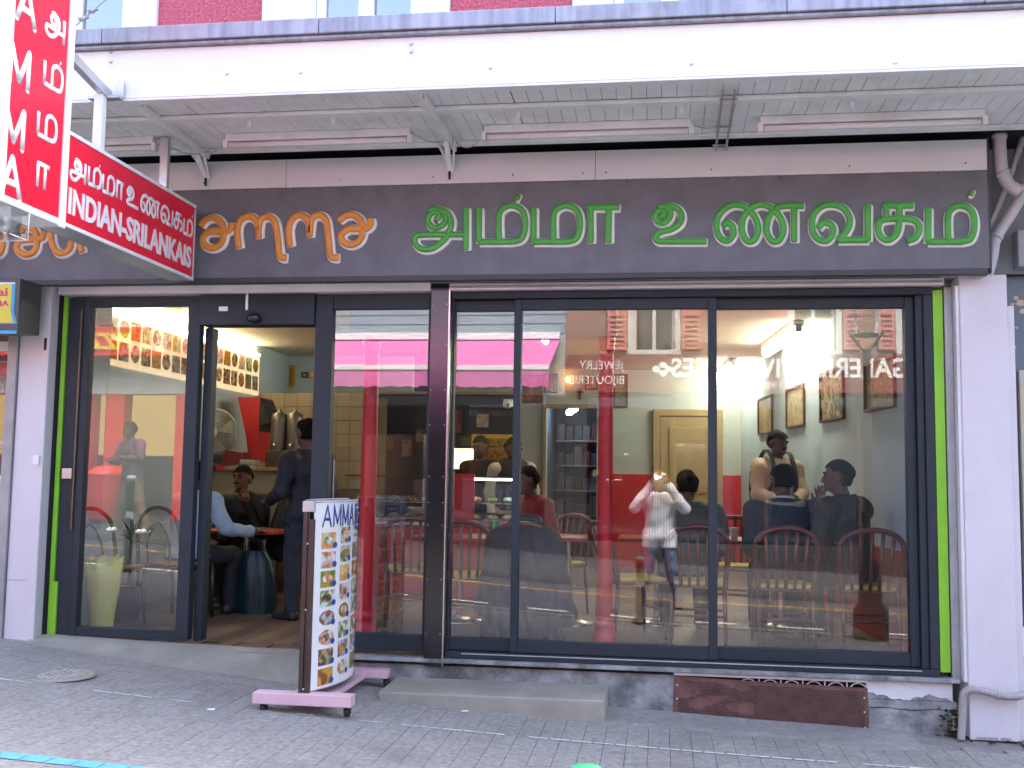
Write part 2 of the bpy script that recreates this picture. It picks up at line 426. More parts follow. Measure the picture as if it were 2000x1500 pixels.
# thin white line painted over the pavers, one dash per paver, and the blue parking line
ln = thing('painted_line', 'thin broken white painted line crossing the grey pavers before the shop', 'road marking', (0, 0, 0))
for i in range(-32, 12):
    x0 = i * PX; t = (x0 + 3.55) / 4.35; y = -1.105 + 0.2 * t
    if random.random() < (0.55 if x0 < -1.2 else 0.08): continue
    w = random.uniform(.003, .006) if x0 < -1.2 else random.uniform(.006, .009)
    MB().add([(x0 + .006, y - w, G(x0, y) + .005), (x0 + PX - .008, y + .005 - w, G(x0 + PX, y) + .005), (x0 + PX - .008, y + .005 + w, G(x0 + PX, y) + .005), (x0 + .006, y + w, G(x0, y) + .005)], [(0, 1, 2, 3)]).build('dash', PAINTW, ln)
bl = thing('painted_line', 'pale blue painted parking line at the lower left corner of the pavement', 'road marking', (0, 0, 0))
for i in range(14):
    x0 = -3.55 + i * PX; y = -2.30 + 0.085 * (x0 + 3.0); x1 = x0 + PX - .006
    MB().add([(x0, y - .045, G(x0, y) + .004), (x1, y - .035, G(x1, y) + .004), (x1, y + .05, G(x1, y) + .004), (x0, y + .04, G(x0, y) + .004)], [(0, 1, 2, 3)]).build('dash', PAINTB, bl)
# manhole cover
mh = thing('manhole_cover', 'worn pale cast iron manhole cover let into the pavement left of the door', 'manhole cover', (-3.36, -0.84, G(-3.36, -0.84)))
MB().lathe([(.0, .004), (.15, .004), (.158, .001), (.165, .006), (.19, .006), (.195, -.004)], n=28, caps=False).build('ring', CONCL, mh)
IRON = mat('worn_cast_iron', (0.42, 0.42, 0.40), 0.6, 0.3, 0.2, 20)
for i in range(-3, 4):
    for j in range(-3, 4):
        if i * i + j * j > 10: continue
        B('stud', IRON, mh, i * .04 - .012, i * .04 + .012, j * .04 - .012, j * .04 + .012, .003, .009, .002)
# litter on the ground
for (px_, py_, L) in ((908, 1391, 'tiny white paper scrap below the concrete step'), (412, 1388, 'tiny white scrap on the pavers left of the menu stand')):
    p = None
    for it in range(6):
        z = G(p.x, p.y) if p else .28; p = atZ(px_, py_, z)
    tag(MB().prism([(p.x - .02, p.y - .008, p.z + .004), (p.x + .02, p.y - .004, p.z + .004), (p.x + .017, p.y + .009, p.z + .009), (p.x - .018, p.y + .006, p.z + .007)], (0, 0, .002)).build('paper_scrap', SIGNW), L, 'litter')

# ------------------------------------------------------------------ the building: plinth, step, wall above
FLOOR = 0.46
bld = thing('restaurant_building', 'pink roughcast building with white window surrounds above the shop canopy', 'building', (0, 0, 0.2))
def BB(*a, **k):
    o = B(*a, **k); o.location = (0, 0, -0.2); return o
WX = [-6.2, -4.15, -3.415, -2.66, -1.37, -0.564, 0.705, 4.2]
for a, b in ((-3.415, -2.66), (-1.37, -0.564), (0.705, 4.2), (-9, -4.6)):
    BB('roughcast_wall', ROUGHC, bld, a, b, 0.05, 0.45, 3.75, 7.4)
def upper_window(x0, x1, panes, zs, parent):
    """white rendered surround with a casement of panes set back in it"""
    BB('window_surround', FASCW, parent, x0 + .002, panes[0][0] - .07, 0.02, 0.42, 3.75, 7.4)
    BB('window_surround', FASCW, parent, panes[-1][1] + .07, x1 - .002, 0.02, 0.42, 3.75, 7.4)
    BB('window_sill', FASCW, parent, panes[0][0] - .068, panes[-1][1] + .068, 0.0, 0.40, 3.75, zs - .06)
    BB('window_lintel', FASCW, parent, panes[0][0] - .068, panes[-1][1] + .068, 0.02, 0.40, 6.2, 7.4)
    w = MB()
    w.box(panes[0][0] - .066, panes[0][0], .12, .18, zs - .058, 6.19)
    w.box(panes[-1][1], panes[-1][1] + .066, .12, .18, zs - .058, 6.19)
    for (a, b), (c, d) in zip(panes[:-1], panes[1:]): w.box(b, c, .11, .18, zs - .058, 6.19)
    for a, b in panes: w.box(a + .001, b - .001, .125, .175, zs - .057, zs); w.box(a + .001, b - .001, .125, .175, 6.12, 6.19)
    wf = w.build('window_frame', FASCW, parent); wf.location = (0, 0, -.2)
    for a, b in panes:
        p = B('window_pane', GLASSW, wf, a - .004, b + .004, .145, .152, zs - .004, 6.124)
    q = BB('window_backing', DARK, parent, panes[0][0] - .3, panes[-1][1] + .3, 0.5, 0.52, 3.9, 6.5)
upper_window(-4.6, -3.415, [(-4.02, -3.72), (-3.69, -3.66)][:1], 4.66, bld)
upper_window(-2.66, -1.37, [(-2.246, -2.015), (-1.909, -1.657)], 4.63, bld)
upper_window(-0.564, 0.705, [(-0.234, 0.008), (0.115, 0.356)], 4.63, bld)
BB('downpipe', FASCW, bld, 1.965, 2.035, -0.03, 0.045, 3.98, 7.4, .02)
BB('parapet_band', CONCL, bld, -9, 4.2, 0.03, 0.6, 7.405, 7.8)
BB('gable_wall', DARK, bld, -9, 7, 9.3, 9.4, -0.3, 7.4)
# plinth under the glazing
BB('plinth', CONC, bld, -1.95, 0.085, -0.055, 0.06, -0.05, 0.425)
BB('plinth', CONC, bld, 1.20, 1.66, -0.055, 0.06, -0.05, 0.335)
jag = [(1.187 + .4775 * k / 40, -.062, .352 + .016 * math.sin(k * .23 + 1) + .006 * math.sin(k * .9) + random.uniform(-.004, .004)) for k in range(41)]
o = MB().prism([(1.187, -.062, .4448)] + jag + [(1.6645, -.062, .4448)], (0, .0035, 0)).build('whitewash', WHITEW, bld); o.location = (0, 0, -.2)
crk = [(1.21 + .45 * k / 16, -.0555, .285 + .004 * math.sin(k * .6) + random.uniform(-.003, .003)) for k in range(17)]
o = MB().tube(crk, [.0015 + .002 * random.random() for k in range(17)], 6).build('crack', DARK, bld); o.location = (0, 0, -.2)
BB('plinth', CONC, bld, 1.185, 1.665, -0.058, 0.062, 0.338, 0.445)
BB('sill_ledge', CONC, bld, -1.95, 1.70, -0.10, 0.14, 0.447, 0.470, .004)
# doorway ramp: concrete apron sloping from the threshold to the pavement
ap = MB(); xs_ = [-4.0 + i * 0.1 for i in range(21)] 
rows = []
for t, dy, hz in ((0, 0.02, 1.0), (.12, -0.07, .985), (.3, -0.14, .80), (.6, -0.23, .40), (.85, -0.31, .12), (1, -0.38, 0.0)):
    row = []
    for x in xs_:
        wv = 0.015 * math.sin(7 * x) + 0.01 * math.sin(17 * x + 1)
        depth = 0.6 + 0.42 * min(1, max(0, (x + 4.0) / 1.9)) 
        y = dy * depth + (wv * t); zt = FLOOR + .015 - .003 + 0.045 * max(0, (-2.6 - x) / 1.4); zg = G(x, y) - .004
        row.append((x, y, zg + (zt - zg) * hz + .008))
    rows.append(row)
apo = ap.sheet(rows).build('doorway_ramp', CONCL, bld); apo.location = (0, 0, -.2)
# loose concrete step
st = MB()
sx0, sx1 = -1.60, -0.30
pts = [(sx0, .402), (sx1, .352)]
st.add([(sx0, -.50, G(sx0, -.5) - .02), (sx1, -.50, G(sx1, -.5) - .02), (sx1, -.07, G(sx1, -.1) - .02), (sx0, -.07, G(sx0, -.1) - .02),
        (sx0, -.50, .345), (sx1, -.50, .350), (sx1, -.07, .358), (sx0, -.07, .352)],
       [(3, 2, 1, 0), (4, 5, 6, 7), (0, 1, 5, 4), (1, 2, 6, 5), (2, 3, 7, 6), (3, 0, 4, 7)])
tag(st.build('concrete_step', CONCL, None, .012, 3), 'low pale concrete step laid against the plinth below the black post', 'step')
# perforated vent plate over an arched iron grille
vg = thing('vent_grille', 'brown perforated metal plate over a white arched grille in the plinth', 'grille', (0.64, -0.06, G(.64, -.06)))
def BV(name, m, x0, x1, y0, y1, z0, z1, bevel=0):
    o = B(name, m, vg, x0, x1, y0, y1, z0, z1, bevel); o.location = -vg.location; return o
pl = MB()
PX0, PX1 = 0.088, 1.195
nx, nz = 110, 22
def zt_(x): return .425 if x < .42 else .418 - .02 * (x - .42)
hole = MB()
RUSTP = mat('brown_red_perforated_plate', (0.155, 0.062, 0.052), 0.7, 0.1, 0.3, 14, grime=0.4, gs=6, gcol=(0.22, 0.15, 0.13))
pl.add([(PX0, -.066, G(PX0, -.06) - .02), (PX1, -.066, G(PX1, -.06) - .02), (PX1, -.066, .395), (.42, -.066, .412), (PX0, -.066, .424),
        (PX0, -.060, G(PX0, -.06) - .02), (PX1, -.060, G(PX1, -.06) - .02), (PX1, -.060, .395), (.42, -.060, .412), (PX0, -.060, .424)],
       [(0, 1, 2, 3, 4), (9, 8, 7, 6, 5), (0, 5, 6, 1), (1, 6, 7, 2), (2, 7, 8, 3), (3, 8, 9, 4), (4, 9, 5, 0)])
o = pl.build('perforated_plate', RUST, vg); o.location = -vg.location
for j in range(26):
    for i in range(115):
        x = PX0 + .03 + (i + .5 * (j % 2)) * .0098 ; z = .165 + j * .0098
        if x > PX1 - .015 or z > zt_(x) - .028 or z < G(x, -.06) + .006: continue
        if x < .55 and (math.sin(23 * x + 3 * math.sin(31 * z)) + math.sin(40 * z + 9 * x) > .05 + 1.4 * (x - .2)): continue
        r = .0036
        hole.add([(x - r, -.0672, z), (x - r * .5, -.0672, z - r * .86), (x + r * .5, -.0672, z - r * .86), (x + r, -.0672, z), (x + r * .5, -.0672, z + r * .86), (x - r * .5, -.0672, z + r * .86)], [(0, 1, 2, 3, 4, 5)])
ho = hole.build('perforation', DARK, vg); ho.location = -vg.location; ho['kind'] = 'stuff'
BV('top_rail', WHITEP, 0.088, 1.195, -.075, -.03, .427, .445, .003)
for k in range(6):
    cx = .52 + k * .125
    a = MB(); a.tube([(cx + .052 * math.cos(t), -.05, .365 + .054 * math.sin(t)) for t in [math.pi * q / 12 for q in range(13)]], .004, 6)
    a.bar((cx + .0625, -.05, .30), (cx + .0625, -.05, .426), .007, .007, (0, 1, 0))
    o = a.build('grille_arch', WHITEP, vg); o.location = -vg.location
BV('dark_void', DARK, .09, 1.19, -.02, -.015, .16, .42)
for z in (.20, .29, .37):
    for x in (PX0 + .018, PX1 - .02): o = MB().blob((x, -.068, z - .03 * (x > 1)), .005, 8).build('rivet', WHITEP, vg); o.location = -vg.location

# ------------------------------------------------------------------ posts and their channels
lp = thing('white_post', 'white painted pilaster between the kiosk and the left glass pane', 'post', (-4.06, 0, .44))
def BL(name, m, par, *a, **k):
    o = B(name, m, par, *a, **k); o.location = -par.location; return o
BL('shaft', POSTW, lp, -4.185, -3.975, -.14, .12, .44, 2.82, bevel=.008)
BL('edge_trim', GREYP, lp, -4.255, -4.188, -.16, .1, .42, 2.60, bevel=.005)
BL('green_strip', GREEN, lp, -3.952, -3.922, -.03, .04, .50, 2.81)
BL('green_base', GREEN, lp, -3.950, -3.893, -.034, .03, .50, .86, bevel=.003)
BL('shadow_gap', DARK, lp, -3.974, -3.956, -.05, .02, .47, 2.81)
BL('socket_plate', SIGNW, lp, -4.035, -3.995, -.158, -.1415, 1.62, 1.68, bevel=.003)
BL('name_tag', BLACKM, lp, -4.01, -3.992, -.1425, -.139, 2.37, 2.45)
BL('joint', PIPEB, lp, -4.18, -4.05, -.1415, -.13, .872, .878)
rp = thing('white_post', 'wide white painted post right of the lime green strip', 'post', (1.86, 0, .13))
BL('shaft', POSTW, rp, 1.735, 2.0, -.13, .14, .145, 2.80, bevel=.006)
BL('corner_lip', WHITEP, rp, 1.715, 1.735, -.12, .1, .46, 2.74, bevel=.003)
BL('channel', GREYP, rp, 1.667, 1.713, -.06, .06, .45, 2.74, bevel=.003)
BL('green_strip', GREEN, rp, 1.605, 1.660, -.05, .04, .50, 2.725)
BL('side_flange', POSTW, rp, 2.003, 2.045, -.10, .1, .14, 2.62, bevel=.004)
for x in (1.80, 1.86, 1.93): BL('rust_chip', PIPEB, rp, x - .03, x + .025, -.1318, -.12, .148, .160 + .01 * random.random())
BL('gap_shadow', DARK, rp, 1.66, 1.667, -.03, .02, .46, 2.73)

# ------------------------------------------------------------------ glazing
def frame(par, x0, x1, z0, z1, l, r, b, t, y0=-.03, y1=.04, m=ANTH, glass=GLASS):
    """one glazed leaf: four profiles and a pane"""
    BL('stile', m, par, x0, x0 + l, y0, y1, z0, z1, bevel=.004)
    BL('stile', m, par, x1 - r, x1, y0, y1, z0, z1, bevel=.004)
    BL('bottom_rail', m, par, x0 + l + .0005, x1 - r - .0005, y0 + .004, y1 - .002, z0, z0 + b, bevel=.003)
    BL('top_rail', m, par, x0 + l + .0005, x1 - r - .0005, y0 + .004, y1 - .002, z1 - t, z1, bevel=.003)
    BL('pane', glass, par, x0 + l - .006, x1 - r + .006, .0, .006, z0 + b - .006, z1 - t + .006)
lf = thing('fixed_window', 'narrow full-height glass pane in dark frame left of the open doorway', 'window', (-3.4, 0, .5))
frame(lf, -3.80, -2.985, .515, 2.735, .045, .085, .06, .058)
BL('jamb', ANTH, lf, -3.918, -3.803, -.02, .06, .505, 2.738, bevel=.004)
BL('brass_bead', mat('brass_bead', (0.16, 0.125, 0.07), .4, .5), lf, -3.822, -3.812, -.036, -.0305, 1.2, 2.65)
BL('latch', ALU, lf, -3.90, -3.83, -.04, -.0205, 1.53, 1.60, bevel=.004)
dr = thing('door_header', 'dark header box over the open doorway with a round sensor', 'door header', (-2.6, 0, 2.54))
BL('header_box', ANTH, dr, -2.983, -2.205, -.05, .10, 2.545, 2.745, bevel=.004)
BL('left_jamb', ANTH, dr, -2.982, -2.93, .05, .14, .50, 2.54, bevel=.003)
sn = MB().blob((-2.60, -.075, 2.585), .045, 16, (1, .7, .75)).build('sensor', BLACKM, dr); sn.location = -dr.location
BL('sticker', SIGNW, dr, -2.85, -2.79, -.0515, -.0495, 2.635, 2.665)
BL('bracket', SIGNW, dr, -2.665, -2.65, -.062, -.052, 2.64, 2.77)
p2 = thing('sliding_door_leaf', 'tall glass sliding leaf behind the menu stand, left of the black post', 'door', (-1.8, 0, .5))
frame(p2, -2.20, -1.435, .50, 2.735, .115, .02, .10, .09)
BL('door_seal', BLACKM, p2, -2.204, -2.201, -.02, .03, .5, 2.73)
ch = MB(); 
for k in range(34): ch.blob((-2.055, -.012, 1.36 + k * .0095), .0042, 6)
o = ch.build('bead_chain', ALU, p2); o.location = -p2.location
bp = thing('black_post', 'glossy black riveted steel post standing between the glass panes', 'post', (-1.37, 0, .42))
BL('cover', BLACKM, bp, -1.430, -1.316, -.085, .06, .425, 2.795, bevel=.003)
BL('edge_strip', STEEL, bp, -1.3145, -1.306, -.088, .0, .425, 2.795)
for z in (.62, .95, 1.28, 1.42, 1.58, 1.9, 2.12, 2.4, 2.66):
    for x in (-1.418, -1.328):
        o = MB().blob((x, -.0855, z), .0045, 8).build('rivet', STEEL, bp); o.location = -bp.location
sw = thing('sliding_window', 'wide three-leaf sliding glass front with dark aluminium frame right of the black post', 'window', (0.2, 0, .47))
BL('outer_frame_bottom', ANTH, sw, -1.304, 1.602, -.055, .08, .472, .512, bevel=.004)
BL('track', ALU, sw, -1.2, 1.5, -.060, -.056, .500, .506)
BL('outer_frame_top', ANTH, sw, -1.304, 1.602, -.055, .08, 2.70, 2.742, bevel=.004)
BL('outer_frame_side', ANTH, sw, 1.55, 1.601, -.055, .08, .513, 2.699, bevel=.004)
BL('outer_frame_side', ANTH, sw, 1.508, 1.549, -.035, .07, .513, 2.699, bevel=.003)
def leaf(x0, x1, l, r, y):
    lf_ = bpy.data.objects.new('leaf', None); COL.objects.link(lf_); lf_.parent = sw; lf_.location = (0, 0, 0)
    def K(n, m, *a, **k):
        o = B(n, m, lf_, *a, **k); o.location = -sw.location; return o
    z0, z1, b, t = .515, 2.697, .075, .065
    K('stile', ANTH, x0, x0 + l, y - .035, y + .03, z0, z1, bevel=.004); K('stile', ANTH, x1 - r, x1, y - .035, y + .03, z0, z1, bevel=.004)
    K('bottom_rail', ANTH, x0 + l, x1 - r, y - .030, y + .025, z0, z0 + b, bevel=.003); K('top_rail', ANTH, x0 + l, x1 - r, y - .030, y + .025, z1 - t, z1, bevel=.003)
    K('pane', GLASS, x0 + l - .005, x1 - r + .005, y, y + .006, z0 + b - .005, z1 - t + .005)
leaf(-1.303, -.862, .012, .045, .034)
leaf(-.905, .345, .045, .052, .0)
leaf(.300, 1.506, .045, .052, .034)
# shutter box above the glazing
sb = thing('shutter_box', 'pale grey roller shutter housing above the dark window frame', 'shutter box', (-1, 0, 2.75))
BL('front_board', WHITEP, sb, -3.955, -1.432, -.10, .08, 2.748, 2.798, bevel=.003)
BL('front_board', WHITEP, sb, -1.304, 1.66, -.10, .08, 2.748, 2.79, bevel=.003)
BL('slat', GREYP, sb, -1.30, 1.65, -.108, -.1005, 2.762, 2.774, bevel=.001)
BL('soffit_board', WHITEP, sb, -4.75, 1.74, -.245, .2, 2.80, 2.812)
BL('guide_rail', ALU, sb, -1.28, -.25, -.112, -.1085, 2.750, 2.757)

# ------------------------------------------------------------------ fascia sign
sg = thing('fascia_sign', 'long grey shop sign with orange and green raised lettering under the canopy', 'sign', (-1.2, -.25, 2.8))
BL('panel', SIGNG, sg, -5.6, 1.872, -.25, -.20, 2.815, 3.386)
BL('bottom_strip', SIGND, sg, -5.6, 1.862, -.256, -.19, 2.783, 2.8145)
BL('end_cap', SIGND, sg, 1.8725, 1.884, -.252, .0, 2.79, 3.58)
for k in range(17): BL('screw', BLACKM, sg, -3.2 + k * .3, -3.194 + k * .3, -.2525, -.2495, 3.372, 3.378)
wb = thing('header_board', 'row of white boards between the grey sign and the canopy', 'board', (-1, -.25, 3.39))
for a, b in ((-5.6, -2.352), (-2.348, -.392), (-.388, 1.872)):
    BL('board', BOARDW, wb, a, b, -.25, -.22, 3.39, 3.572)
for x in (-2.9, -2.0, -1.4, -.9, -.47, -.33, .3, 1.1, 1.75): BL('screw_head', BLACKM, wb, x, x + .007, -.2525, -.2495, 3.43, 3.437)
def dark_back():
    BB('gap_shade_board', DARK, bld, -9, 7, .05, .12, 2.83, 3.745)  # near-black board paints in the shade of the gap above the header boards
dark_back()

# strokes of the sign letters, traced in photograph pixels (x, y) on the sign plane
def c3(l): return [(1300 + x * .35, y * .35) for x, y in l]
def c2(l): return [(650 + x * .35, y * .35) for x, y in l]
def c6(l): return [(370 + x * .4, 350 + y * .4) for x, y in l]
def c8(l): return [(x * .13333, 380 + y * .13333) for x, y in l]
def mm(o): return [[(o, 1165), (o, 1352)], [(o, 1352), (o + 182, 1352)],
                   [(o + 112, 1345), (o + 110, 1215), (o + 130, 1170), (o + 180, 1150), (o + 235, 1172), (o + 256, 1225), (o + 254, 1290), (o + 232, 1338), (o + 180, 1352)]]
GL = [
    [c2([(578, 1228), (596, 1210), (585, 1190), (560, 1190), (536, 1215), (540, 1252), (575, 1275), (620, 1255), (632, 1215), (612, 1180), (575, 1168), (540, 1180)]),
     c2([(590, 1170), (640, 1190), (662, 1235), (655, 1290), (620, 1345), (560, 1388), (500, 1392), (462, 1362), (466, 1325), (510, 1312), (745, 1312)]), c2([(745, 1165), (745, 1392)])],
    [c2(s_) for s_ in mm(818)] + [c2([(1028, 1103), (1040, 1108)])],
    [c2(s_) for s_ in mm(1122)],
    [c2([(1425, 1160), (1595, 1160)]), c2([(1440, 1160), (1440, 1352)]), c2([(1540, 1160), (1540, 1352)])],
    [c2([(1832, 1212), (1850, 1195), (1838, 1178), (1812, 1185), (1800, 1212), (1815, 1240), (1850, 1245), (1880, 1215), (1880, 1175), (1850, 1155)]),
     c2([(1820, 1160), (1870, 1150), (1920, 1165), (1945, 1205), (1935, 1250), (1890, 1282), (1830, 1298), (1800, 1325), (1815, 1347), (1860, 1350), (2080, 1350)])],
    [c3([(322, 1262), (345, 1245), (372, 1268), (376, 1312), (345, 1347), (305, 1330), (283, 1280), (292, 1215), (340, 1160), (400, 1145), (455, 1165), (502, 1225), (515, 1290), (490, 1345), (450, 1345), (425, 1290), (432, 1220), (472, 1168), (530, 1145), (592, 1165), (642, 1225), (655, 1290), (630, 1345), (590, 1345), (562, 1290), (572, 1222), (612, 1168), (662, 1152), (765, 1152)]), c3([(715, 1152), (715, 1348)])],
    [c3([(852, 1272), (880, 1245), (922, 1258), (932, 1300), (900, 1345), (850, 1338), (818, 1290), (820, 1215), (862, 1160), (930, 1145), (995, 1170), (1025, 1230), (1010, 1290), (965, 1338)]), c3([(962, 1342), (1125, 1342)]), c3([(1125, 1145), (1125, 1342)])],
    [c3([(1215, 1150), (1375, 1150)]), c3([(1230, 1150), (1226, 1222)]), c3([(1300, 1152), (1302, 1240), (1285, 1310), (1240, 1342), (1200, 1325), (1182, 1280), (1195, 1240), (1240, 1225), (1350, 1225), (1400, 1245), (1412, 1285), (1390, 1330), (1350, 1345)])],
    [c3(s_) for s_ in mm(1462)] + [c3([(1698, 1078), (1710, 1083)])],
]
OL = [
    [c6([(60, 228), (85, 200), (125, 190), (160, 215), (172, 262), (160, 315), (120, 338), (80, 325), (70, 290), (95, 262), (140, 258), (185, 258), (208, 240), (205, 222)])],
    [c6([(245, 335), (238, 250), (258, 200), (300, 185), (335, 215), (342, 285)]), c6([(340, 270), (350, 205), (385, 185), (420, 210), (435, 290), (445, 375), (475, 385)])],
    [c6([(495, 325), (488, 250), (508, 195), (548, 178), (585, 210), (590, 280)]), c6([(590, 265), (600, 198), (632, 178), (668, 200), (682, 285), (692, 375), (728, 385)])],
    [c6([(735, 205), (765, 182), (805, 178), (840, 205), (850, 250), (835, 300), (795, 322), (755, 308), (745, 275), (775, 248), (820, 244), (865, 244), (888, 222), (884, 200)])],
    [c8([(340, 560), (380, 470), (480, 500), (545, 570), (560, 680), (545, 800), (470, 870), (360, 880), (260, 800), (300, 700), (420, 670), (560, 660), (640, 640), (660, 560)])],
    [c8([(760, 560), (780, 720), (840, 840), (930, 865), (1030, 810), (1060, 690)])],
    [c8([(1190, 740), (1215, 845)])],
    [c8([(-160, 620), (-80, 560), (20, 600), (60, 720), (30, 850), (-60, 890), (-160, 850)])],
]
def sign_letters(groups, m, r, parent, Y, shift):
    for strokes in groups:
        body = MB(); edge = MB()
        for s_ in strokes:
            pts = [at(x, y, Y) for x, y in s_]
            if len(pts) > 2: pts = smooth_path(pts, 5)
            elif (pts[1] - pts[0]).length > .05: pts = [pts[0].lerp(pts[1], k / 4) for k in range(5)]
            e = (pts[1] - pts[0]).normalized() * r * .35; f = (pts[-1] - pts[-2]).normalized() * r * .35
            def rounded(P): return [P[0] - e] + P + [P[-1] + f]
            P = rounded(pts); rr = [r * .72] + [r] * len(pts) + [r * .72]
            body.tube([p + Vector((0, -.014, 0)) for p in P], rr, 10, .55, (0, 1, 0))
            edge.tube([p + Vector((shift, .002, -shift * .6)) for p in P], [q * 1.5 for q in rr], 10, .45, (0, 1, 0))
        b = body.build('letter', m, parent); b.location = -parent.location
        e = edge.build('letter_edge', LETW, b)
sign_letters(GL, GREENL, .0192, sg, -.252, .007)
sign_letters(OL, ORANGE, .0215, sg, -.252, .005)

# ------------------------------------------------------------------ canopy
cn = thing('canopy', 'white painted canopy with zinc edge projecting over the shop front', 'canopy', (-1, -.8, 3.6))
CZ, CY0, CY1 = 3.612, -1.285, -.335
B_ = lambda *a, **k: BL(a[0], a[1], cn, *a[2:], **k)
for a, b in ((-5.4, -3.3), (-3.297, 3.2)): B_('fascia_board', FASCW, a, b, -1.312, -1.287, 3.60, 3.872, bevel=.003)
B_('drip_bead', ZINC, -5.4, 3.2, -1.345, -1.28, 3.874, 3.892, bevel=.004)
jx = [-5.4, -3.0, -1.78, -.53, .62, 1.55, 3.2]
for a, b in zip(jx[:-1], jx[1:]): B_('zinc_flashing', ZINC, a + .0015, b - .0015, -1.365, .02, 3.894, 3.978, bevel=.004)
pk = MB().box(-.0385, .0385, CY0 + .002, CY1, CZ, CZ + .02).build('soffit_plank', SOFFW, cn, .003); 
k = 0; x = -4.95
while x < 3.1:
    o = pk if k == 0 else pk.copy()
    if k: COL.objects.link(o); o.parent = cn
    o.location = Vector((x, 0, random.uniform(-.0015, .0015))) - cn.location
    x += .079 + (.004 if random.random() < .12 else 0); k += 1
B_('soffit_core', DARK, -5.4, 3.2, -1.28, .02, CZ + .024, 3.885)
B_('beam', SOFFW, -5.4, 3.2, -1.01, -.94, CZ - .028, CZ - .004, bevel=.006)
B_('back_board', SOFFW, -5.4, 3.2, -.40, -.337, CZ - .02, CZ - .003, bevel=.003)
B_('nosing', SOFFW, -5.4, 3.2, -1.312, -1.25, 3.585, 3.599, bevel=.003)
def bracket(X):
    b = MB()
    b.bar((X, -1.2, CZ - .014), (X, -.30, CZ - .014), .045, .022); b.bar((X + .035, -1.2, CZ - .03), (X + .035, -.35, CZ - .03), .008, .05)
    b.bar((X, -.48, CZ - .02), (X - .02, -.22, CZ - .16), .03, .03); b.bar((X + .05, -.48, CZ - .02), (X - .005, -.235, CZ - .15), .012, .03)
    b.bar((X - .06, -.40, CZ - .02), (X - .015, -.24, CZ - .12), .012, .025)
    o = b.build('bracket', SOFFW, cn); o.location = -cn.location
    t = MB().tube([(X - .02, -.265, CZ - .10), (X - .02, -.262, CZ - .20)], [.012, .006], 8).build('bracket_tip', DARK, cn); t.location = -cn.location
bracket(-1.27); bracket(-2.86)
ld = MB()
for dx in (-.03, .03): ld.bar((.35 + dx, -1.16, CZ - .035), (.36 + dx, -.235, CZ - .06), .012, .012)
for y in (-1.05, -.62, -.28): ld.bar((.31, y, CZ - .04), (.40, y, CZ - .04), .01, .01)
o = ld.build('hanger_bars', PIPEB, cn); o.location = -cn.location
for (x, y) in ((-1.85, -.86), (-.78, -.86), (.12, -.85), (1.02, -.84), (-2.35, -.86)):
    o = MB().lathe([(.016, 0), (.014, -.03), (.008, -.036)], (x, y, CZ - .002), 10).build('bolt', SOFFW, cn); o.location = -cn.location
for (px_, py_) in ((445, 146), (588, 144), (804, 88), (804, 103), (958, 135), (1350, 127), (1748, 125), (218, 123), (218, 104)):
    p = at(px_, py_, -1.316); o = MB().tube([p + Vector((-.008, -.002, .006)), p + Vector((-.006, -.012, -.004)), p + Vector((.006, -.012, -.004)), p + Vector((.009, -.01, .006))], .0028, 6).build('hook', GREYP, cn); o.location = -cn.location
# loose cables along the soffit
cb = MB()
for a, b, s_ in (((-2.86, -.42), (-2.55, -.66), .05), ((-1.45, -.64), (-1.25, -.44), .03), ((-1.22, -.42), (-1.0, -.62), .06), ((-3.0, -.66), (-2.8, -.4), .05), ((.19, -.6), (.34, -.6), .02)):
    cb.tube([(a[0] + (b[0] - a[0]) * t, a[1] + (b[1] - a[1]) * t, CZ - .02 - s_ * 4 * t * (1 - t)) for t in [q / 8 for q in range(9)]], .004, 6)
o = cb.build('cable', PIPE, cn); o.location = -cn.location
# unlit tube lights under the canopy
TUBE = mat('opal_tube', (0.78, 0.78, 0.78), .25, 0, .02)
TLAB = ['unlit tube light under the canopy, partly hidden by the red projecting sign', 'unlit tube light under the canopy above the orange lettering', 'unlit tube light under the middle of the canopy, left of the twin hanger bars', 'unlit tube light under the canopy nearest the right-hand pipes']
for lab, a, b in zip(TLAB, (-3.75, -2.58, -1.01, .555), (-3.04, -1.45, .175, 1.745)):
    t = thing('tube_light', lab, 'light', ((a + b) / 2, -.64, CZ - .07), 0, 'tube lights under the canopy'); L = (b - a) / 2
    MB().box(-L, L, -.028, .028, .022, .068).build('housing', SOFFW, t, .004)
    MB().tube([(-L + .02, -.012, 0), (L - .02, -.012, 0)], .017, 12).build('tube', TUBE, t)
    for s_ in (-1, 1): MB().box(s_ * L - .014, s_ * L + .014, -.03, .022, -.02, .03).build('end_cap', SOFFW, t, .003)

# ------------------------------------------------------------------ projecting red sign
bs = thing('projecting_sign', 'red and white projecting box sign hung from the canopy at the left', 'sign', (-2.97, -1.3, 2.78))
XF, XB = -2.90, -3.05
Z0, Z1 = 2.780, 3.262
YJ, YE, YN = -1.82, -.345, -2.31
def BSg(n, m, *a, **k): return BL(n, m, bs, *a, **k)
BSg('case', ALU, XB, XF - .004, YJ + .012, YE, Z0, Z1, bevel=.004)
BSg('case', SIGNW, XB - .01, XF - .004, YN, YJ + .008, Z0 - .01, 4.6, bevel=.004)
BSg('red_panel', REDS, XF - .0035, XF + .001, YJ + .035, YE - .018, Z0 + .022, Z1 - .022)
BSg('red_panel', REDS, XF - .0035, XF + .001, YN + .04, YJ - .022, Z0 + .026, 4.58)
for (y0, y1, z0, z1) in ((YJ + .012, YE, Z1 - .02, Z1), (YJ + .012, YE, Z0, Z0 + .02), (YE - .016, YE, Z0 + .0205, Z1 - .0205)):
    BSg('trim', ALU if y0 > -1 else SIGNW, XF - .004, XF + .006, y0, y1, z0, z1, bevel=.002)
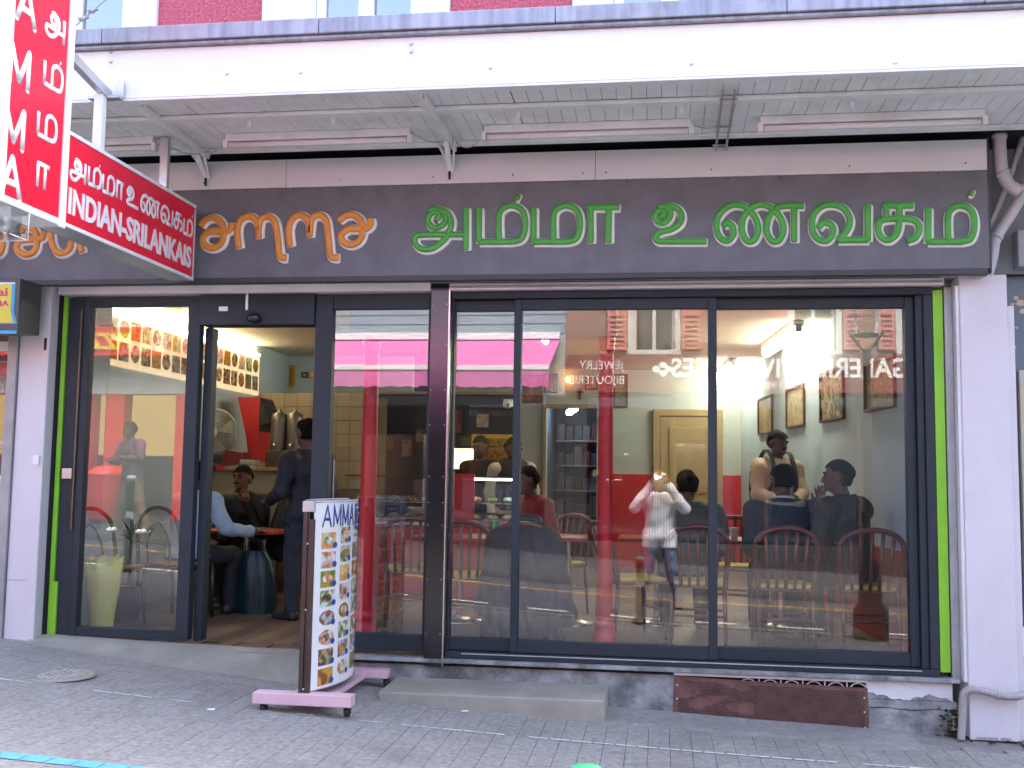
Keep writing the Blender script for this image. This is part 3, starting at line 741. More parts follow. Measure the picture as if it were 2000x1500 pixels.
BSg('trim', SIGNW, XF - .004, XF + .008, YJ - .02, YJ + .033, Z0 - .015, 4.6, bevel=.003)
BSg('trim', SIGNW, XF - .004, XF + .006, YN, YN + .038, Z0 - .01, 4.6, bevel=.003)
BSg('trim', SIGNW, XF - .004, XF + .006, YN + .0385, YJ - .0205, Z0 - .01, Z0 + .025, bevel=.003)
BSg('hanger_post', SIGNW, -3.005, -2.955, -1.40, -1.355, Z1, 3.60, bevel=.003)
BSg('hanger_post', ALU, -2.995, -2.945, -.66, -.625, Z1, CZ - .01, bevel=.003)
b = MB(); b.bar((-2.975, -1.78, 3.70), (-2.965, -1.33, 3.61), .04, .05); b.box(-3.06, -2.88, -1.37, -1.32, 3.585, 3.598); b.bar((-2.89, -1.33, 3.60), (-2.89, -1.33, 3.69), .008, .03)
o = b.build('bracket_arm', ALU, bs); o.location = -bs.location
# lettering on it
def T(body, m, origin, w, h, **k):
    for o in text(body, 'letter', m, bs, origin, (0, 1, 0), (0, 0, 1), w, h, .004, letters=True, **k): o.location = -bs.location
pa = atX(124, 412, XF); pb = atX(372, 516, XF)
T('INDIAN-SRILANKAIS', SIGNW, (XF + .0015, YJ + .055, Z0 + .075), (YE - .045) - (YJ + .055), .125, bold=.028)
BLOCK = {'A': [[(0, 0), (.5, 1)], [(.5, 1), (1, 0)], [(.2, .34), (.8, .34)]], 'M': [[(0, 0), (0, 1)], [(0, 1), (.5, .12)], [(.5, .12), (1, 1)], [(1, 1), (1, 0)]]}
def block_letter(ch, fn, r, nrm, parent, m, flat=.1):
    """heavy capital from straight strokes; fn maps the unit square to the sign"""
    b = MB()
    for s_ in BLOCK[ch]:
        p, q = Vector(fn(*s_[0])), Vector(fn(*s_[1])); b.tube([p, p.lerp(q, .33), p.lerp(q, .67), q], r, 8, flat, nrm)
        b.blob(p, r, 8, (flat, 1, 1)); b.blob(q, r, 8, (flat, 1, 1))
    return b.build('letter', m, parent)
for py_, ch_, x0_ in ((10, 'A', 52), (130, 'M', 38), (247, 'M', 27), (345, 'A', 22)):
    q = atX(x0_, py_, XF)
    o = block_letter(ch_, lambda u_, v_: (XF + .002, q.y - .068 + .136 * u_, q.z - .088 + .176 * v_), .0165, (1, 0, 0), bs, SIGNW); o.location = -bs.location
def tamil_strokes(gs, origin, su, sv, r, parent, u=(0, 1, 0), m=SIGNW, off=.002):
    """gs: the letters as pixel strokes of the big sign, mapped to a run of metres"""
    ou = Vector(origin)
    for strokes in gs:
        b = MB()
        for s_ in strokes:
            pts = [ou + Vector(u) * ((x - 812) * su) + Vector((0, 0, (475 - y) * sv)) + Vector((off, 0, 0)) for x, y in s_]
            if len(pts) > 2: pts = smooth_path(pts, 4)
            b.tube(pts, r, 8, .12, (1, 0, 0))
        o = b.build('letter', m, parent); o.location = -parent.location
W_ = (YE - .03) - (YJ + .06)
su_ = W_ / (1905 - 812)
# squeeze the word gap of the big sign a little
def squeeze(gs):
    out = []
    for k, st_ in enumerate(gs): out.append([[(x - (40 if k > 3 else 0) - (0 if k < 5 else 0), y) for x, y in s_] for s_ in st_])
    return out
tamil_strokes(squeeze(GL), (XF, YJ + .065, Z0 + .268), su_ * 1.03, .00135, .0105, bs)
def one(gi, px_, py_, h, ref=(380, 475)):
    st_ = GL[gi]; xs_ = [x for s_ in st_ for x, y in s_]; ys_ = [y for s_ in st_ for x, y in s_]
    q = atX(px_, py_, XF); sc = h / 72.0; b = MB(); cx = (min(xs_) + max(xs_)) / 2
    for s_ in st_:
        pts = [Vector((XF + .002, q.y + (x - cx) * sc, q.z + (438 - y) * sc)) for x, y in s_]
        if len(pts) > 2: pts = smooth_path(pts, 4)
        b.tube(pts, .0118, 8, .12, (1, 0, 0))
    o = b.build('letter', SIGNW, bs); o.location = -bs.location
one(0, 108, 47, .108); one(1, 104, 150, .12); one(2, 92, 248, .12); one(3, 83, 345, .12)
# clear acrylic lamp box under the near end
ab = thing('acrylic_lamp_box', 'clear acrylic box with a lamp fixed under the red sign', 'lamp', (-2.86, -2.2, 2.66))
AXs = -2.84
for (x0, x1, y0, y1, z0, z1) in ((AXs - .2, AXs, -2.302, -2.298, 2.62, 2.745), (AXs - .2, AXs, -2.17, -2.166, 2.62, 2.745), (AXs - .004, AXs, -2.2975, -2.1705, 2.62, 2.745), (AXs - .2, AXs - .196, -2.2975, -2.1705, 2.62, 2.745), (AXs - .195, AXs - .005, -2.2975, -2.1705, 2.62, 2.624)):
    o = BL('acrylic_panel', ACRYL, ab, x0, x1, y0, y1, z0, z1)
e = MB()
for a_, b_ in (((AXs, -2.166, 2.62), (AXs, -2.166, 2.745)), ((AXs, -2.30, 2.62), (AXs, -2.166, 2.62)), ((AXs - .2, -2.166, 2.62), (AXs, -2.166, 2.62)), ((AXs - .2, -2.166, 2.62), (AXs - .2, -2.166, 2.745))):
    e.tube([a_, b_], .0022, 6)
o = e.build('box_edge', SIGNW, ab); o.location = -ab.location
o = MB().tube([(AXs - .1, -2.40, 2.70), (AXs - .1, -2.25, 2.70)], .02, 12).build('lamp', ALU, ab); o.location = -ab.location
# overhead wire with clamps
wr = MB(); p0, p1 = at(100, 92, -1.0), at(240, -30, -1.0); wr.tube([p0, p0.lerp(p1, .5), p1], .004, 6)
for t in (.45, .58): wr.bar(p0.lerp(p1, t) + Vector((-.03, 0, .0)), p0.lerp(p1, t) + Vector((.03, 0, .012)), .016, .016); wr.blob(p0.lerp(p1, t), .016, 8)
for k in range(6): wr.blob(p0.lerp(p1, .05 + .04 * k), .008 + .002 * (k % 2), 6)
tag(wr.build('overhead_wire', GREYP), 'grey overhead wire with clamps rising beside the red sign', 'wire')

# ------------------------------------------------------------------ right-hand corner: neighbour pier, pipes
nb = thing('neighbour_pier', 'grey blue rendered pier with peeling paint at the right edge', 'wall', (2.6, .2, .1))
PIERM = mat('grey_blue_render', (0.16, 0.185, 0.215), .75, 0, .12, 3, grime=.18, gs=2.2, gcol=(.17, .19, .22))
DARKG = mat('dark_grey_soffit_wall', (0.22, 0.24, 0.25), .8, 0, .2, 3)
BL('render', PIERM, nb, 2.05, 4.2, .10, .5, .0, 2.83)
BL('upper_wall', DARKG, nb, 1.90, 4.2, .045, .5, 2.835, 3.60)
BL('beige_panel', mat('beige_board', (.50, .45, .34), .6, 0, .06, 3), nb, 2.115, 3.2, .06, .095, .14, 2.26, bevel=.004)
BL('channel', GREYP, nb, 2.052, 2.066, .06, .098, .2, 2.62)
BL('meter_box', WHITEP, nb, 2.068, 2.114, -.0, .058, .60, .76, bevel=.004)
BL('junction_box', mat('grey_box', (.25, .27, .28), .5), nb, 2.09, 2.4, -.06, .04, 2.86, 3.08, bevel=.006)
PEEL = mat('bare_cream_patch', (.55, .45, .30), .85)
for (x, z, r) in ((2.12, 2.70, .016), (2.145, 2.67, .026), (2.10, 2.66, .011), (2.16, 2.62, .02), (2.12, 2.52, .01), (2.10, 2.40, .018), (2.085, 2.05, .008)):
    pts = [(x + r * random.uniform(.6, 1.3) * math.cos(t), .0985, z + r * random.uniform(.5, 1) * math.sin(t)) for t in [2 * math.pi * q / 9 for q in range(9)]]
    o = MB().prism(pts, (0, -.0008, 0)).build('bare_patch', PEEL, nb); o.location = -nb.location
dp = thing('drain_pipe', 'grey plastic pipe elbow dropping from the canopy beside the sign', 'pipe', (1.96, -.2, 3.4))
q = [at(1952, 266, -.2), at(1953, 300, -.2), at(1957, 335, -.2), at(1970, 360, -.2), at(1992, 374, -.2)]
o = MB().tube(smooth_path(q, 5), .037, 16).build('elbow', PIPE, dp); o.location = -dp.location
o = MB().tube([q[0] + Vector((0, 0, .012)), q[0] - Vector((0, 0, .014))], .042, 16).build('collar', PIPE, dp); o.location = -dp.location
o = MB().tube([q[2], q[2] + (q[3] - q[2]) * .3], .0405, 16).build('collar', PIPE, dp); o.location = -dp.location
for lab, pp, r in (('slim grey strut slanting behind the pipe elbow at the right edge', [(2010, 235), (1962, 372), (1922, 470), (1925, 500)], .019), ('thick grey waste pipe slanting down to the white post top', [(2030, 300), (1985, 400), (1946, 462), (1938, 500), (1928, 538)], .034)):
    Yp = -.10 if r > .03 else -.06
    pts = [at(x, y, Yp) for x, y in pp]
    t = thing('slanting_pipe', lab, 'pipe', pts[-1])
    o = MB().tube(smooth_path(pts, 5), r, 14).build('pipe', PIPE, t); o.location = -t.location
    c = pts[2]; d_ = (pts[1] - pts[2]).normalized() * .012
    o = MB().tube([c - d_, c + d_], r * 1.12, 14).build('collar', PIPE, t); o.location = -t.location
bpz = thing('drain_pipe', 'old grey drain pipe wrapping round the foot of the right post', 'pipe', (1.72, -.17, .13))
pts = smooth_path([(2.02, -.16, .415), (1.97, -.185, .405), (1.90, -.185, .405), (1.82, -.18, .422), (1.745, -.165, .43), (1.705, -.155, .41), (1.695, -.15, .36), (1.69, -.15, .25), (1.68, -.155, .145)], 5)
o = MB().tube(pts, .021, 14).build('pipe', PIPEB, bpz); o.location = -bpz.location
o = MB().tube([(1.88, -.185, .407), (1.865, -.185, .41)], .0245, 14).build('collar', PIPEB, bpz); o.location = -bpz.location
o = MB().tube(smooth_path([(2.04, -.13, .16), (2.06, -.16, .135), (2.10, -.17, .125), (2.2, -.17, .122)], 4), .014, 10).build('hose', PIPE, bpz); o.location = -bpz.location
ms = MB()
for k in range(170):
    x = random.gauss(1.66, .035) if k < 110 else random.uniform(1.66, 2.05); y = -.07 - abs(random.gauss(0, .05)) if k >= 110 else -.06 - random.random() * .03
    z = G(x, y) + .002 if k >= 90 else random.uniform(.15, .30)
    ms.blob((min(x, 1.675) if k < 90 else x, y, z), random.uniform(.004, .010), 6, (1.3, 1, .6))
tag(ms.build('moss', MOSS), 'dark green moss at the foot of the right post', 'moss', kind='stuff')
tag(B('floor_hatch', mat('brown_hatch', (.14, .085, .07), .7, 0, .2, 9), None, 2.0, 2.35, -.30, -.13, G(2.1, 0) + .0, G(2.1, 0) + .012, .003), 'brown metal hatch in the pavers right of the white post', 'hatch')

# ------------------------------------------------------------------ left kiosk next door
kk = thing('snack_kiosk', 'white snack kiosk front with serving window at the left edge', 'kiosk', (-4.7, 0, .44))
KW = mat('kiosk_white_panel', (.62, .66, .74), .35, 0, .05, 2, grime=.15, gs=3, gcol=(.42, .44, .50))
BL('lower_panel', KW, kk, -5.8, -4.265, -.05, .0, .58, 1.40)
BL('base', CONC, kk, -5.8, -4.26, -.04, .05, .40, .575)
BL('blue_stripe', mat('blue_print', (.05, .16, .55), .4), kk, -5.8, -4.30, -.0515, -.0505, .60, .625)
BL('vent', GREYP, kk, -4.36, -4.20, -.056, -.0505, .80, .87)
BL('counter_ledge', GREYP, kk, -5.8, -4.262, -.12, .02, 1.45, 1.485, bevel=.004)
BL('wood_strip', mat('orange_wood', (.32, .12, .03), .5), kk, -5.8, -4.264, -.06, .0, 1.402, 1.448)
BL('window_frame', SIGNW, kk, -5.8, -4.262, -.06, .0, 1.487, 1.545, bevel=.003)
BL('window_frame', SIGNW, kk, -4.31, -4.262, -.058, .0, 1.547, 2.375, bevel=.003)
BL('window_frame', SIGNW, kk, -5.8, -4.262, -.06, .0, 2.377, 2.44, bevel=.003)
BL('pane', GLASS, kk, -5.8, -4.305, -.03, -.024, 1.54, 2.38)
INK = mat('kiosk_interior', (.10, .07, .06), .8, 0, .4, 3)
BL('back_wall', INK, kk, -5.8, -4.26, .9, .95, .6, 2.7)
BL('side_wall', mat('kiosk_side', (.14, .05, .05), .8, 0, .4, 4), kk, -4.235, -4.2, .01, .9, .6, 2.7)
for z, c in ((2.24, (.5, .03, .04)), (1.62, (.30, .06, .03)), (1.68, (.35, .10, .05)), (1.74, (.28, .05, .03))):
    BL('shelf_goods', mat('goods%d' % int(z * 100), c, .5, 0, .5, 25), kk, -4.9, -4.30, .25, .5, z, z + (.10 if z > 2 else .04), bevel=.01)
o = MB().lathe([(.05, 0), (.075, .1), (.08, .3), (.06, .42), (.02, .46)], (-4.42, .35, 1.80), 16).build('kebab_spit', mat('roast_meat', (.16, .045, .015), .55, 0, .5, 30, bump=.6, bs=40), kk); o.location = -kk.location
o = MB().tube([(-4.6, .1, 1.80), (-4.4, .05, 1.76), (-4.30, .05, 1.74)], [.01, .016, .01], 8).build('ladle', mat('blue_plastic', (.08, .12, .5), .4), kk); o.location = -kk.location
for o in text('ZZ', 'letter', SIGNW, kk, (-4.50, .245, 2.26), (1, 0, 0), (0, 0, 1), .17, .06): o.location = -kk.location
kb = thing('kiosk_sign', 'yellow and blue kiosk sign box with dark grey side at the left edge', 'sign', (-4.7, -.3, 2.45))
BL('box', mat('dark_grey_box', (.075, .08, .085), .5, 0, .1, 3), kb, -5.8, -4.0, -.45, -.215, 2.455, 2.79, bevel=.004)
YEL = mat('sign_yellow', (.66, .58, .06), .4, 0, .05, 3); BLU = mat('sign_cyan', (.04, .36, .62), .4)
pts = [at(38, 573, -.452), at(38, 636, -.452)]
o = MB().prism([(-5.8, -.4505, 2.50), (-4.005, -.4505, 2.50), (-4.03, -.4505, 2.57), (-4.03, -.4505, 2.765), (-5.8, -.4505, 2.765)], (0, -.002, 0)).build('print_border', BLU, kb); o.location = -kb.location
o = MB().prism([(-5.8, -.453, 2.505), (-4.027, -.453, 2.505), (-4.052, -.453, 2.575), (-4.052, -.453, 2.752), (-5.8, -.453, 2.752)], (0, -.0015, 0)).build('print', YEL, kb); o.location = -kb.location
BL('white_edge', SIGNW, kb, -5.8, -4.035, -.4555, -.4545, 2.753, 2.764)
BL('blue_lip', BLU, kb, -5.8, -3.995, -.47, -.46, 2.435, 2.455)
MAG = mat('magenta_print', (.60, .03, .16), .5)
for body, x1, z, w, h in (('Dosai', -4.08, 2.678, .26, .052), ('AMMA', -4.067, 2.612, .20, .036)):
    for o in text(body, 'letter', MAG, kb, (x1 - w, -.455, z), (1, 0, 0), (0, 0, 1), w, h, .002, bold=.02): o.location = -kb.location

# ------------------------------------------------------------------ menu stand on castors
GZ = G(-1.87, -.5) - .005
ms_ = thing('menu_stand', 'curved white menu board with food pictures on a pink wheeled base', 'menu stand', (-1.87, -.59, GZ))
NE, FA = -.41, .40                                   # along y, near to far
X0 = 0.0
H0, H1 = .115, 1.13
def BM(n, m, *a, **k): return B(n, m, ms_, *a, **k)
BM('base_board', PINKB, -.125, .125, NE + .045, FA - .045, .058, .083, bevel=.004)
BM('foot_bar', PINKB, -.27, .27, NE - .045, NE + .043, .055, .115, bevel=.004)
BM('foot_bar', PINKB, -.27, .25, FA - .043, FA + .04, .055, .105, bevel=.004)
for sx in (-.22, .24):
    for yy in (NE, FA):
        c = MB(); c.tube([(sx - .012, yy, .024), (sx + .012, yy, .024)], .024, 14); c.box(sx - .018, sx - .014, yy - .012, yy + .012, .02, .0545); c.box(sx + .014, sx + .018, yy - .012, yy + .012, .02, .0545)
        c.build('castor', RUBBER, ms_)
# two bowed faces held between brown end profiles
bow = lambda t: .095 * (1 - (2 * t - 1) ** 2)
NT = 16
for s_ in (1, -1):
    P = [[(s_ * (.022 + bow(t / NT)), NE + .012 + (FA - NE - .024) * t / NT, z) for t in range(NT + 1)] for z in (H0, H1)]
    f = MB().sheet(P); f.build('bowed_face', mat('menu_board_white', (.80, .80, .79), .22, 0, .02, 2), ms_)
cap = [(.022 + bow(t / NT), NE + .012 + (FA - NE - .024) * t / NT, H1 - .012) for t in range(NT + 1)] + [(-.022 - bow(t / NT), NE + .012 + (FA - NE - .024) * t / NT, H1 - .012) for t in range(NT, -1, -1)]
MB().prism(cap, (0, 0, .006)).build('top_cap', mat('purple_grey_cap', (.12, .07, .14), .6), ms_)
MB().prism([(x, y, H0) for x, y, z in cap], (0, 0, .006)).build('bottom_cap', BROWN, ms_)
for yy in (NE, FA):
    e = MB(); e.box(-.030, -.006, yy - .012, yy + .016, H0 - .02, H1 - .06); e.box(.006, .030, yy - .012, yy + .016, H0 - .02, H1 - .10); e.box(-.004, .004, yy - .006, yy + .012, H0 - .02, H1 - .06)
    e.build('end_profile', BROWN, ms_, .002)
BM('end_clip', ALU, -.036, .03, NE - .014, NE + .014, H1 - .06, H1 - .002, bevel=.003)
for z in (H0 + .02, .55, .9): MB().blob((0, NE - .014, z), .006, 8).build('screw', ALU, ms_)
def food_mat(i):
    c = [((.72, .30, .07), (.85, .62, .30)), ((.55, .20, .05), (.80, .75, .66)), ((.50, .30, .06), (.12, .25, .04)), ((.75, .74, .70), (.18, .30, .05)), ((.45, .55, .62), (.35, .12, .05)), ((.80, .78, .74), (.70, .22, .06)), ((.60, .40, .18), (.10, .07, .05)), ((.70, .38, .05), (.28, .10, .03)), ((.10, .09, .04), (.78, .68, .45)), ((.09, .14, .04), (.72, .60, .48))][i % 10]
    m = bpy.data.materials.get('food_print_%d' % (i % 10))
    if m: return m
    m = bpy.data.materials.new('food_print_%d' % (i % 10)); m.use_nodes = True; n = m.node_tree.nodes; l = m.node_tree.links
    b = n['Principled BSDF']; b.inputs['Roughness'].default_value = .3
    oi = n.new('ShaderNodeObjectInfo'); gm = n.new('ShaderNodeNewGeometry'); vm = n.new('ShaderNodeVectorMath'); vm.operation = 'ADD'
    l.new(gm.outputs['Position'], vm.inputs[0]); cbn = n.new('ShaderNodeCombineXYZ'); mt = n.new('ShaderNodeMath'); mt.operation = 'MULTIPLY'; mt.inputs[1].default_value = 37
    l.new(oi.outputs['Random'], mt.inputs[0]); l.new(mt.outputs[0], cbn.inputs[0]); l.new(mt.outputs[0], cbn.inputs[2]); l.new(cbn.outputs[0], vm.inputs[1])
    vo = n.new('ShaderNodeTexVoronoi'); vo.inputs['Scale'].default_value = 34; l.new(vm.outputs[0], vo.inputs['Vector'])
    no = n.new('ShaderNodeTexNoise'); no.inputs['Scale'].default_value = 22; no.inputs['Detail'].default_value = 5; l.new(vm.outputs[0], no.inputs['Vector'])
    r1 = n.new('ShaderNodeValToRGB'); r1.color_ramp.elements[0].position = .42; r1.color_ramp.elements[1].position = .58
    r1.color_ramp.elements[0].color = (*c[0], 1); r1.color_ramp.elements[1].color = (*c[1], 1); l.new(no.outputs['Fac'], r1.inputs['Fac'])
    hs = n.new('ShaderNodeMix'); hs.data_type = 'RGBA'; hs.blend_type = 'MULTIPLY'; hs.inputs[0].default_value = .55
    l.new(r1.outputs[0], hs.inputs[6]); l.new(vo.outputs['Color'], hs.inputs[7])
    mx = n.new('ShaderNodeMix'); mx.data_type = 'RGBA'; mx.inputs[0].default_value = .45; l.new(r1.outputs[0], mx.inputs[7]); l.new(hs.outputs[2], mx.inputs[6])
    l.new(mx.outputs[2], b.inputs['Base Color'])
    return m
BADGE = mat('blue_badge', (.03, .07, .34), .4); NAVY = mat('navy_print', (.02, .06, .30), .4); GRNP = mat('green_print', (.10, .38, .20), .5)
def face_pt(t, z, off): return Vector((.022 + bow(t) + off, NE + .012 + (FA - NE - .024) * t, z))
def patch(name, m, t0, t1, z0, z1, off, n=4):
    P = [[face_pt(t0 + (t1 - t0) * k / n, z, off) for k in range(n + 1)] for z in (z0, z1)]
    Q = [[face_pt(t0 + (t1 - t0) * k / n, z, off - .0015) for k in range(n + 1)] for z in (z0, z1)]
    return MB().sheet(P).sheet(Q).build(name, m, ms_)
i = 0
for cidx, (t0, t1) in enumerate(((.075, .235), (.30, .46), (.53, .69), (.76, .92))):
    top = .955 if cidx == 0 else (.978 if cidx == 1 else .885)
    n_ = 8 if cidx < 2 else 7
    for r_ in range(n_):
        z1 = top - r_ * .1045; z0 = z1 - .088
        if z0 < H0 + .01: continue
        if (cidx, r_) in ((0, 4), (0, 5), (1, 7), (1, 4)):
            cc = face_pt((t0 + t1) / 2, (z0 + z1) / 2, .002); pts = [face_pt((t0 + t1) / 2 + (t1 - t0) * .52 * math.cos(a), (z0 + z1) / 2 + .041 * math.sin(a), .002) for a in [2 * math.pi * q / 14 for q in range(14)]]
            MB().prism(pts, (-.0012, 0, 0)).build('food_picture', food_mat(i), ms_)
        else: patch('food_picture', food_mat(i), t0, t1, z0, z1, .002)
        pts = [face_pt(t1 - .015 + .026 * math.cos(a), z0 + .018 + .016 * math.sin(a), .0035) for a in [2 * math.pi * q / 14 for q in range(14)]]
        MB().prism(pts, (-.0012, 0, 0)).build('price_badge', BADGE, ms_)
        # a plate or heap in the picture
        if i % 3 != 1:
            pts = [face_pt((t0 + t1) / 2 - .01 + (t1 - t0) * .33 * math.cos(a), (z0 + z1) / 2 + .003 + .024 * math.sin(a), .0028) for a in [2 * math.pi * q / 14 for q in range(14)]]
            MB().prism(pts, (-.0006, 0, 0)).build('food_heap', food_mat(i + 3), ms_)
        i += 1
patch('blue_panel', NAVY, .575, .93, .955, 1.105, .002)
for z, w in ((1.082, .28), (1.05, .16), (1.02, .10), (.982, .26)): patch('panel_line', mat('pale_print', (.55, .60, .72), .4), .745 - w / 2, .745 + w / 2, z - .005, z + .005, .0032)
patch('green_line', GRNP, .56, .90, .915, .933, .002)
# AMMA on the bowed face
for k, ch_ in enumerate('AMMA'):
    block_letter(ch_, lambda u_, v_: face_pt(.08 + k * .119 + .088 * u_, .99 + .112 * v_, .003), .0075, (1, 0, 0), ms_, NAVY, .2)

# ------------------------------------------------------------------ restaurant interior
ZC, YB, YL = 3.0, 7.2, 5.6
WALLB = mat('pale_green_grey_wall', (0.45, 0.51, 0.49), .8, 0, .05, 1.5)
WALLR = mat('pale_blue_wall', (0.43, 0.56, 0.63), .8, 0, .05, 1.5)
CEIL = mat('warm_white_ceiling', (0.62, 0.57, 0.48), .8, 0, .04, 1.5)
REDW = mat('red_wainscot', (0.50, 0.018, 0.025), .4, 0, .08, 2)
REDC = mat('red_column_paint', (0.58, 0.016, 0.035), .35, 0, .06, 4)
BULK = mat('grey_blue_bulkhead', (0.36, 0.44, 0.48), .7, 0, .05, 2)
WOODF = mat('brown_wood_floor', (0.15, 0.095, 0.07), .45, 0, .35, 5, stretch=(9, .9, 1), rnd=.22, detail=7)
KBLACK = mat('dark_kitchen_wall', (0.022, 0.022, 0.026), .6)
def wx(y): return 1.74 - 0.0983 * y                   # right wall, slanting inwards with depth
fl = struct(MB().add([(-4.5, .0, FLOOR - .004), (wx(0) + .1, .0, FLOOR - .004), (wx(YB) + .1, YB + 1.9, FLOOR - .004), (-4.5, YB + 1.9, FLOOR - .004)], [(0, 1, 2, 3)]).build('restaurant_floor', WOODF))
pkm = MB().box(-.059, .059, -.55, .55, -.006, .004).build('floor_plank', WOODF, fl, .0015, 1)
k = 0
for i in range(16):
    for j in range(3):
        o = pkm if k == 0 else pkm.copy()
        if k: COL.objects.link(o); o.parent = fl
        o.location = (-4.02 + i * .12, .46 + j * 1.104 + (.37 if i % 2 else 0), FLOOR + random.uniform(-.0006, .0006)); k += 1
ths = struct(B('threshold_floor', WOODF, None, -3.9, -2.1, -.10, .0, FLOOR - .03, FLOOR + .008))
struct(B('restaurant_ceiling', CEIL, None, -4.6, 2.0, .13, YB + .1, ZC, ZC + .05))
struct(MB().add([(wx(.05), .05, .3), (wx(YB), YB, .3), (wx(YB), YB, ZC), (wx(.05), .05, ZC), (wx(.05) + .1, .05, .3), (wx(YB) + .1, YB, .3), (wx(YB) + .1, YB, ZC), (wx(.05) + .1, .05, ZC)],
                [(0, 1, 2, 3), (7, 6, 5, 4), (0, 4, 5, 1), (2, 6, 7, 3), (0, 3, 7, 4), (1, 5, 6, 2)]).build('right_side_wall', WALLR))
wl = struct(B('left_side_wall', WALLR, None, -4.55, -4.42, .97, YL, .3, ZC))
B('lining', WALLR, wl, -4.197, -4.17, .10, .965, .4, ZC); B('return', WALLR, wl, -4.42, -4.17, .968, .99, .4, ZC)
struct(B('kitchen_back_wall', WALLR, None, -4.55, -2.9, YL, YL + .1, .3, ZC))
DX0, DX1, DZ = at(1068, 800, YB).x, at(1166, 800, YB).x, at(1115, 797, YB).z
bw = struct(B('back_wall', WALLB, None, -2.9, DX0, YB, YB + .1, .3, ZC))
B('wall_panel', WALLB, bw, DX1, wx(YB) + .1, YB, YB + .1, .3, ZC); B('wall_panel', WALLB, bw, DX0, DX1, YB, YB + .1, DZ, ZC)
struct(B('front_bulkhead', BULK, None, -2.2, -.30, .72, 1.02, 2.575, ZC - .002))
bh = struct(B('front_lintel_lining', WALLR, None, -4.4, 1.7, .085, .125, 2.745, ZC + .05))
wr1 = thing('wainscot', 'red painted half-height panelling on the back wall', 'panelling', (.2, YB, FLOOR))
za = at(1300, 927, YB).z
BL('panel', REDW, wr1, DX1 + .03, wx(YB) - .005, YB - .03, YB - .002, FLOOR, za)
wr2 = thing('wainscot', 'low red panelling along the right side wall behind the seated men', 'panelling', (1.4, 2, FLOOR))
o = MB().prism([(wx(.1) - .004, .1, FLOOR), (wx(YB) - .004, YB - .05, FLOOR), (wx(YB) - .004, YB - .05, 1.12), (wx(.1) - .004, .1, 1.12)], (-.022, 0, 0)).build('panel', REDW, wr2); o.location = -wr2.location
# cast iron columns
for lab, px_, b_, r in (('red cast iron column standing just inside the wide middle pane', 1180, 1255, .058), ('red cast iron column just inside the glass behind the menu stand', 708, 1240, .062)):
    p = atZ(px_, b_, FLOOR); t = thing('red_column', lab, 'column', (p.x, .87, FLOOR), 0, 'red columns inside the glass')
    MB().lathe([(r * 1.0, .16), (r * .92, .6), (r * .88, 2.0), (r * .9, 2.02)], n=24, caps=False).build('shaft', REDC, t)
    MB().lathe([(r * 1.5, 0), (r * 1.5, .05), (r * 1.3, .07), (r * 1.25, .11), (r * 1.35, .125), (r * 1.2, .145), (r * 1.02, .165)], n=24).build('base', REDC, t)
    MB().lathe([(r * .9, 2.015), (r * 1.05, 2.03), (r * 1.0, 2.045), (r * 1.1, 2.07), (r * 1.1, 2.112)], n=24).build('capital', REDC, t)
# ceiling tube lights (lit); the third, over the room middle, is an added light
LAMPW = mat('lit_tube_warm', (.9, .85, .7), .5, emit=(1.0, .87, .66), es=5.4)
LAMPC = mat('lit_tube_cool', (.9, .9, .9), .5, emit=(.85, .95, 1.0), es=3)
for lab, a, b_, yy in (('lit warm ceiling light nearest the right-hand pane', (1560, 645), (1497, 688), None), ('lit warm ceiling light further back near the slanting wall', (1432, 714), (1405, 737), None), ('lit warm ceiling light added over the dining room middle', None, None, (-1.1, 2.4, 3.6))):
    if a: pa, pb = atZ(*a, ZC - .09), atZ(*b_, ZC - .09)
    else: pa, pb = Vector((yy[0], yy[1], ZC - .09)), Vector((yy[0], yy[2], ZC - .09))
    t = thing('ceiling_light', lab, 'light', (pa + pb) / 2, 0, 'lit ceiling lights in the restaurant')
    o = MB().tube([pa, pb], .05 if a else .03, 12).build('tube', LAMPW, t); o.location = -t.location
    o = MB().bar(pa + Vector((0, 0, .06)), pb + Vector((0, 0, .06)), .10, .05).build('housing', SIGNW, t); o.location = -t.location
    for p in (pa, pb):
        o = MB().bar(p + Vector((0, -.015, .02)), p + Vector((0, .015, .02)), .06, .07).build('end_cap', GREYP, t); o.location = -t.location
# framed prints
FRAMEB = mat('brown_frame', (.10, .035, .02), .4, 0, .2, 8)
def art(name, cols, sc=7):
    if name in MATS: return MATS[name]
    m = bpy.data.materials.new(name); m.use_nodes = True; n = m.node_tree.nodes; l = m.node_tree.links; b = n['Principled BSDF']; b.inputs['Roughness'].default_value = .25
    gm = n.new('ShaderNodeNewGeometry'); no = n.new('ShaderNodeTexNoise'); no.inputs['Scale'].default_value = sc; no.inputs['Detail'].default_value = 6; no.inputs['Roughness'].default_value = .7
    l.new(gm.outputs['Position'], no.inputs['Vector']); r = n.new('ShaderNodeValToRGB'); l.new(no.outputs['Fac'], r.inputs['Fac'])
    e = r.color_ramp.elements; e[0].position = .34; e[1].position = .66; e[0].color = (*cols[0], 1); e[1].color = (*cols[-1], 1)
    for k_, c in enumerate(cols[1:-1]): q = e.new(.34 + .32 * (k_ + 1) / (len(cols) - 1)); q.color = (*c, 1)
    l.new(r.outputs[0], b.inputs['Base Color']); MATS[name] = m; return m
